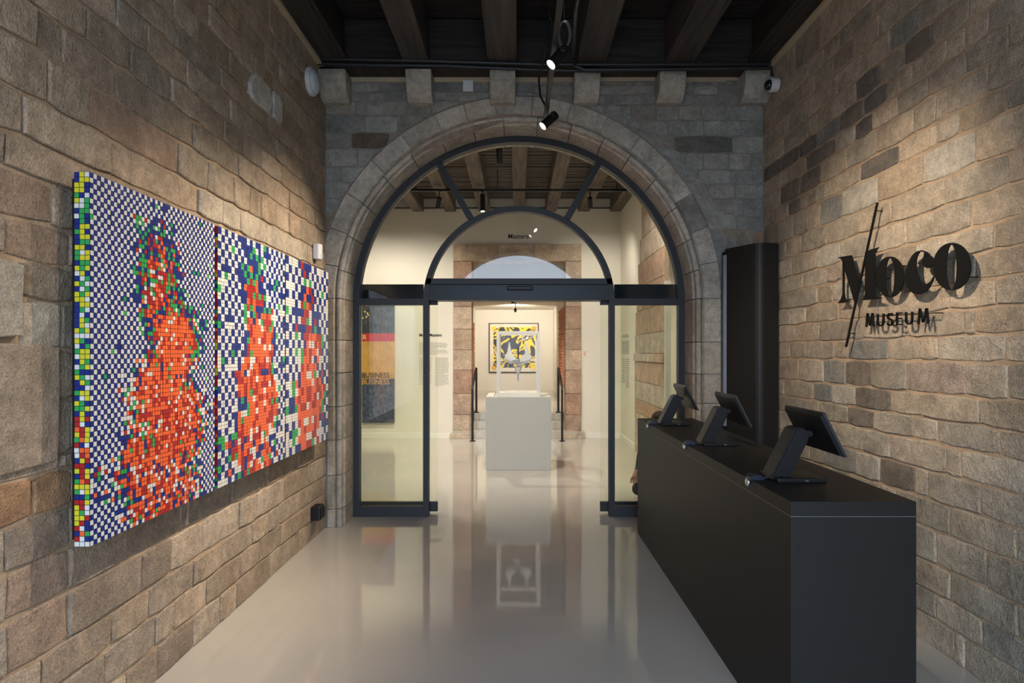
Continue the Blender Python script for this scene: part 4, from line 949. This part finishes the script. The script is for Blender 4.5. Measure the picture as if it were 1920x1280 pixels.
# far painting: plain abstract stand-in
def art_mat():
    m, tt, b = nt('abstract_paint'); N = tt.nodes.new; L = tt.links.new; b.inputs['Roughness'].default_value = 0.6
    tc = N('ShaderNodeTexCoord'); n = N('ShaderNodeTexNoise'); n.inputs['Scale'].default_value = 1.6; n.inputs['Detail'].default_value = 2.5; n.inputs['Distortion'].default_value = 2.2
    L(tc.outputs['Object'], n.inputs['Vector']); cr = N('ShaderNodeValToRGB'); cr.color_ramp.interpolation = 'CONSTANT'; e = cr.color_ramp.elements
    e[0].position = 0; e[0].color = (0.03, 0.03, 0.035, 1); e[1].position = 0.47; e[1].color = (0.85, 0.62, 0.03, 1)
    for p, c in ((0.57, (0.04, 0.04, 0.045, 1)), (0.62, (0.75, 0.68, 0.5, 1)), (0.68, (0.06, 0.07, 0.09, 1))): x = e.new(p); x.color = c
    L(n.outputs[0], cr.inputs[0]); L(cr.outputs[0], b.inputs['Base Color']); MATS['abstract_paint'] = m
art_mat(); mat('art_paper', (0.75, 0.70, 0.58), 0.8); mat('tab_yellow', (0.85, 0.60, 0.02), 0.6); mat('tab_orange', (0.70, 0.36, 0.05), 0.6); mat('frame_dark', (0.03, 0.022, 0.016), 0.5)
kf = FY / F; ax0, ax1, az0, az1 = (917 - VX) * kf, (1009.5 - VX) * kf, H + (VY - 698) * kf, H + (VY - 605.5) * kf
t = thing('framed_painting', 'square dark framed yellow and black abstract on the far wall', 'painting', ((ax0 + ax1) / 2, FY - 0.03, az0)); fw = 0.022
for a in ((ax0, ax1, az0, az0 + fw), (ax0, ax1, az1 - fw, az1), (ax0, ax0 + fw, az0 + fw, az1 - fw), (ax1 - fw, ax1, az0 + fw, az1 - fw)): mbox('frame_bar', 'frame_dark', t, a[0], a[1], FY - 0.05, FY - 0.005, a[2], a[3])
mbox('mount_board', 'art_paper', t, ax0 + fw, ax1 - fw, FY - 0.02, FY - 0.005, az0 + fw, az1 - fw)
mbox('canvas', 'abstract_paint', t, ax0 + 0.13, ax1 - 0.10, FY - 0.026, FY - 0.018, az0 + 0.14, az1 - 0.12)
for px, py, m in ((926, 615, 'tab_yellow'), (1001, 615, 'tab_orange'), (926, 689, 'tab_orange'), (1001, 689, 'tab_yellow')):
    x, z = (px - VX) * kf, H + (VY - py) * kf; mbox('corner_tab', m, t, x - 0.06, x + 0.06, FY - 0.03, FY - 0.024, z - 0.05, z + 0.05)

# lettered tapestry-like panel on the left
mat('art_dark', (0.035, 0.037, 0.045), 0.7, var=0.6, scale=14); mat('art_blue', (0.05, 0.06, 0.10), 0.7, var=0.7, scale=18); mat('art_red', (0.55, 0.03, 0.03), 0.7, var=0.15); mat('art_gold', (0.62, 0.33, 0.07), 0.7, var=0.22, scale=5); mat('bulb_yellow', (0.85, 0.68, 0.20), 0.5)
bx1 = gpt(740, 0)[0]; bx0 = -3.5; gz = lambda py: gpt(0, py)[1]
t = thing('lettered_artwork', 'tall dark and gold lettered artwork hung behind the left glass pane', 'artwork', ((bx0 + bx1) / 2, YG - 0.05, gz(792)))
mbox('upper_field', 'art_dark', t, bx0, bx1, YG - 0.05, YG - 0.005, gz(625), 2.62)
mbox('red_band', 'art_red', t, bx0, bx1, YG - 0.05, YG - 0.005, gz(640), gz(625))
mbox('gold_field', 'art_gold', t, bx0, bx1, YG - 0.05, YG - 0.005, gz(709.5), gz(640))
mbox('lower_field', 'art_blue', t, bx0, bx1, YG - 0.05, YG - 0.005, gz(792), gz(709.5))
for body, px, py, m, sz in (('BUSINESS', 731.5, 707.5, 'ink', 0.128), ('BUSINESS', 731.5, 720, 'art_gold', 0.128), ('ER', 688.5, 636, 'bulb_yellow', 0.115)):
    text_mesh('lettering', body, sz, m, t, (gpt(px, 0)[0], YG - 0.053, gz(py)), align='RIGHT', ext=0.003, offset=0.001, sx=0.93)
cxs, czs = gpt(678, 0)[0], (gz(571) + gz(596)) / 2
for k in range(15):
    a = k / 14
    if a < 0.5: th = math.radians(40 + (a / 0.5) * 230); x, z = cxs + 0.13 * math.cos(th), czs + 0.063 + 0.063 * math.sin(th)
    else: th = math.radians(90 - ((a - 0.5) / 0.5) * 230); x, z = cxs + 0.13 * math.cos(th), czs - 0.063 + 0.063 * math.sin(th)
    place(obj('bulb_dot', lathe(B(), [(0.015, 0), (0.013, 0.006), (0.004, 0.010)], Matrix.Translation((x, YG - 0.05, z)) @ Matrix.Rotation(PI / 2, 4, 'X'), 10), 'bulb_yellow'), t)

# wall texts
t = thing('wall_heading', 'black word lettered on the cream wall above the stone doorway', 'lettering', (gpt(971, 0)[0], YG - 0.003, gz(448)))
text_mesh('lettering', 'Masters', 0.118, 'ink', t, (gpt(971.5, 0)[0], YG - 0.003, gz(447)), align='CENTER', ext=0.002, offset=0.001, sx=0.98)
def lines(bm, x0, x1, py0, py1, n, rnd, to=None):
    for k in range(n):
        py = py0 + (py1 - py0) * k / max(1, n - 1); e = x1 - (rnd.uniform(0, 0.12) * (x1 - x0) if k < n - 1 else 0.4 * (x1 - x0)); x = x0; z = gz(py)
        while x < e - 0.01:
            wv = min(rnd.uniform(0.015, 0.05), e - x); box(bm, x, x + wv, YG - 0.003, YG + 0.001, z - 0.0035, z + 0.0035); x += wv + 0.008
rndT = random.Random(2)
t = thing('wall_text', 'exhibition text printed on the cream wall left of the stone doorway', 'wall text', (gpt(815, 0)[0], YG - 0.003, gz(722)))
text_mesh('heading', 'Moco Masters', 0.076, 'ink', t, (gpt(786, 0)[0], YG - 0.003, gz(630.5)), ext=0.002, offset=0.0015, sx=0.92)
for (xa, xb, pa, pb, n) in ((786, 842, 643, 653, 5), (786, 842, 656, 664, 4), (786, 811, 671, 698, 11), (816, 842, 671, 700, 12), (786, 811, 701, 720, 7), (816, 842, 703, 722, 8)):
    bm = B(); lines(bm, gpt(xa, 0)[0], gpt(xb, 0)[0], pa, pb, n, rndT); place(obj('paragraph', bm, 'ink_grey'), t)
t = thing('wall_text', 'narrow text column on the gallery side wall seen through the right pane', 'wall text', (GR - 0.003, 10.35, 1.0))
for (ya, yb, z0, z1, n) in ((10.05, 10.66, 1.53 + 0.30, 1.53 + 0.27, 2), (10.02, 10.70, 1.72, 1.52, 8), (10.02, 10.34, 1.42, 0.95, 14), (10.38, 10.70, 1.42, 1.02, 12)):
    bm = B()
    for k in range(n):
        z = z0 + (z1 - z0) * k / max(1, n - 1); box(bm, GR - 0.003, GR + 0.001, ya + rndT.uniform(0, 0.05), yb, z - 0.006, z + 0.006)
    place(obj('paragraph', bm, 'ink_grey'), t)
ax_, az_ = gpt(1097, 663)
bm = B()
for s in (-1, 1):
    a, b = Vector((ax_ - 0.022, YG - 0.003, az_)), Vector((ax_ + 0.022, YG - 0.003, az_ + s * 0.045)); n_ = Vector((-(b - a).z, 0, (b - a).x)).normalized() * 0.005
    prism(bm, [a - n_, b - n_, b + n_, a + n_], (0, 0.003, 0))
tag(obj('arrow_mark', bm, 'red_ink'), 'small red arrow mark on the cream wall right of the doorway', 'arrow')

# gallery tracks and spotlights
GG = 'spotlights in the gallery'
def gallery_track(yy, z, label):
    t = thing('light_track', label, 'light track', (-0.8, yy, z))
    mbox('rail', 'black_steel', t, GL + 0.05, GR - 0.05, yy - 0.016, yy + 0.016, z - 0.015, z + 0.018)
    for x in (-2.6, -0.3, 1.5): place(obj('suspension_rod', tube(B(), [(x, yy, z), (x, yy, GZ)], 0.006, 8), 'black_steel'), t)
gallery_track(9.15, 3.98, 'black lighting track crossing the gallery beneath the beams')
gallery_track(7.0, 3.98, 'added black lighting track in the gallery, nearer the arch')  # added track, carries the extra gallery lamps
tag(obj('conduit', tube(B(), [(gpt(735, 0)[0], YG - 0.05, gz(391)), (GR - 0.02, YG - 0.05, gz(391))], 0.014, 8), 'conduit'), 'thin black pipe running along the top of the gallery back wall', 'pipe')
spot_fixture('black cylinder spotlight hanging straight down under the gallery beams', ((905 - VX) * 9.15 / F, 9.15, 3.66), ((905 - VX) * 9.15 / F, 9.16, 0), back=0.26, r=0.038, hang=3.97, power=230, angle=120, blend=0.9, group=GG, color=GWARM)
for k, (x, yy, tg, pw, lab) in enumerate((
    (-2.4, 9.15, (-2.6, 10.87, 1.6), 110, 'black gallery spotlight turned to the lettered artwork'),
    (-1.2, 9.15, (-1.9, 10.87, 1.5), 105, 'black gallery spotlight turned to the wall text'),
    (1.1, 9.15, (1.4, 10.87, 1.6), 80, 'black gallery spotlight turned to the wall right of the doorway'),
    (-0.2, 7.0, (0.0, 8.3, 0.8), 220, 'added gallery spotlight brightening the display case'),  # lamps on the nearer track are added to brighten case, floor and pier
    (-2.2, 7.0, (-2.2, 7.6, 0), 190, 'added gallery spotlight brightening the left of the gallery floor'),
    (1.2, 7.0, (1.85, 8.6, 1.8), 110, 'added gallery spotlight brightening the stone pier'))):
    spot_fixture(lab, (x, yy, 3.72), tg, hang=3.97, power=pw, angle=105, blend=0.8, group=GG, color=GWARM)
for k, (x, yy, tg, pw, lab) in enumerate(((-0.05, 15.6, (-0.05, 18, 1.9), 190, 'added far room spotlight brightening the painting'), (-0.1, 13.2, (-0.1, 13.6, 0.4), 190, 'added far room spotlight brightening the head of the steps'))):  # both lamps added to light the room beyond the steps
    spot_fixture(lab, (x, yy, 2.60), tg, back=0.14, hang=FC, power=pw, angle=125, blend=0.8, group='added spotlights in the far room', color=GWARM)
spot_fixture('small side room spotlight beyond the stone pier', (2.7, 7.4, 3.3), (3.3, 8.2, 0.8), back=0.14, hang=GZ, power=150, angle=130, blend=0.8, color=GWARM)

# ------------------------------------------------------------------ person sitting low behind the glass
def person():
    cx, cy = 1.50, 6.42
    V = {'pelvis': ((cx, cy, 0.13), 0.135), 'waist': ((cx, cy + 0.01, 0.27), 0.115), 'chest': ((cx, cy - 0.01, 0.44), 0.135), 'neckb': ((cx, cy - 0.02, 0.59), 0.065), 'neck': ((cx, cy - 0.03, 0.645), 0.05),
         'head1': ((cx, cy - 0.045, 0.73), 0.078), 'head2': ((cx, cy - 0.04, 0.82), 0.080)}
    E = [('pelvis', 'waist'), ('waist', 'chest'), ('chest', 'neckb'), ('neckb', 'neck'), ('neck', 'head1'), ('head1', 'head2')]
    skin = set(['neck', 'head1', 'head2'])
    for s, n in ((-1, 'l'), (1, 'r')):
        V.update({n + 'hip': ((cx + s * 0.10, cy - 0.05, 0.12), 0.095), n + 'knee': ((cx + s * 0.315, cy - 0.27, 0.16), 0.068), n + 'shin': ((cx + s * 0.10, cy - 0.33, 0.09), 0.055), n + 'ankle': ((cx - s * 0.08, cy - 0.35 + s * 0.02, 0.06), 0.042), n + 'toe': ((cx - s * 0.18, cy - 0.36 + s * 0.03, 0.05), 0.040),
                  n + 'sh': ((cx + s * 0.165, cy, 0.53), 0.068), n + 'el': ((cx + s * 0.215, cy - 0.02, 0.31), 0.042), n + 'wr': ((cx + s * 0.30, cy - 0.22, 0.262), 0.030), n + 'palm': ((cx + s * 0.305, cy - 0.29, 0.268), 0.034)})
        E += [('pelvis', n + 'hip'), (n + 'hip', n + 'knee'), (n + 'knee', n + 'shin'), (n + 'shin', n + 'ankle'), (n + 'ankle', n + 'toe'), ('chest', n + 'sh'), (n + 'sh', n + 'el'), (n + 'el', n + 'wr'), (n + 'wr', n + 'palm')]
        skin |= {n + 'wr', n + 'palm'}
        for f in range(5):
            off = (f - 1.6) * 0.019 * s; ln = (0.055, 0.078, 0.085, 0.078, 0.060)[f]
            if f == 0: a, b = (cx + s * 0.27, cy - 0.305, 0.275), (cx + s * 0.255, cy - 0.345, 0.255)
            else: a, b = (cx + s * 0.31 + off, cy - 0.325, 0.268), (cx + s * 0.315 + off * 1.1, cy - 0.325 - ln * 0.55, 0.225)
            V[n + 'f%da' % f] = (a, 0.0095); V[n + 'f%db' % f] = (b, 0.008); E += [(n + 'palm', n + 'f%da' % f), (n + 'f%da' % f, n + 'f%db' % f)]; skin |= {n + 'f%da' % f, n + 'f%db' % f}
    keys = list(V); me = bpy.data.meshes.new('person_cage'); me.from_pydata([V[k][0] for k in keys], [(keys.index(a), keys.index(b)) for a, b in E], [])
    o = bpy.data.objects.new('person_cage', me); COL.objects.link(o)
    md = o.modifiers.new('skin', 'SKIN'); sv = me.skin_vertices[0].data
    for i, k in enumerate(keys): sv[i].radius = (V[k][1], V[k][1]); sv[i].use_root = (k == 'pelvis')
    ss = o.modifiers.new('sub', 'SUBSURF'); ss.levels = 2; ss.render_levels = 2
    dg = bpy.context.evaluated_depsgraph_get(); res = bpy.data.meshes.new_from_object(o.evaluated_get(dg)); bpy.data.objects.remove(o)
    res.name = 'body'; t = thing('person', 'person sitting low behind the right glass pane, mostly hidden by the black counter', 'person', (cx, cy, 0))
    mat('skin_tone', (0.62, 0.33, 0.25), 0.55, var=0.06); mat('dark_cloth', (0.07, 0.07, 0.075), 0.85, var=0.15, scale=40); mat('hair', (0.09, 0.035, 0.022), 0.55, var=0.4, scale=60)
    for m in ('dark_cloth', 'skin_tone'): res.materials.append(MATS[m])
    pts = [(Vector(V[k][0]), k in skin) for k in keys]
    for p in res.polygons:
        p.use_smooth = True; c = p.center; best = min(pts, key=lambda q: (q[0] - c).length); p.material_index = 1 if best[1] else 0
    b = bpy.data.objects.new('body', res); COL.objects.link(b); place(b, t)
    hd = Vector((cx, cy - 0.04, 0.80))
    bm = B(); bmesh.ops.create_uvsphere(bm, u_segments=20, v_segments=14, radius=1.0, matrix=Matrix.Translation(hd + Vector((0, 0.012, 0.015))) @ Matrix.Diagonal((0.092, 0.105, 0.105, 1)))
    bmesh.ops.delete(bm, geom=[f for f in bm.faces if f.calc_center_median().y < hd.y - 0.045 and f.calc_center_median().z < hd.z + 0.055 or f.calc_center_median().z < hd.z - 0.09], context='FACES')
    place(obj('hair', bm, 'hair', None, True), t)
    for s in (-1, 1):
        bm = B(); bmesh.ops.create_uvsphere(bm, u_segments=10, v_segments=8, radius=0.011, matrix=Matrix.Translation(hd + Vector((s * 0.032, -0.078, -0.035)))); place(obj('eye', bm, 'white_plastic', None, True), t)
        bm = B(); bmesh.ops.create_uvsphere(bm, u_segments=10, v_segments=8, radius=1, matrix=Matrix.Translation(hd + Vector((s * 0.084, 0.0, -0.04))) @ Matrix.Diagonal((0.012, 0.022, 0.032, 1))); place(obj('ear', bm, 'skin_tone', None, True), t)
    bm = prism(B(), [hd + Vector((-0.012, -0.075, -0.075)), hd + Vector((0.012, -0.075, -0.075)), hd + Vector((0.004, -0.08, -0.03)), hd + Vector((-0.004, -0.08, -0.03))], (0, -0.02, -0.004)); place(obj('nose', bm, 'skin_tone'), t)
    place(obj('mouth', box(B(), hd.x - 0.024, hd.x + 0.024, hd.y - 0.084, hd.y - 0.07, hd.z - 0.105, hd.z - 0.095, 0.003), 'lips' if 'lips' in MATS else mat('lips', (0.45, 0.16, 0.14), 0.5)), t)
person()
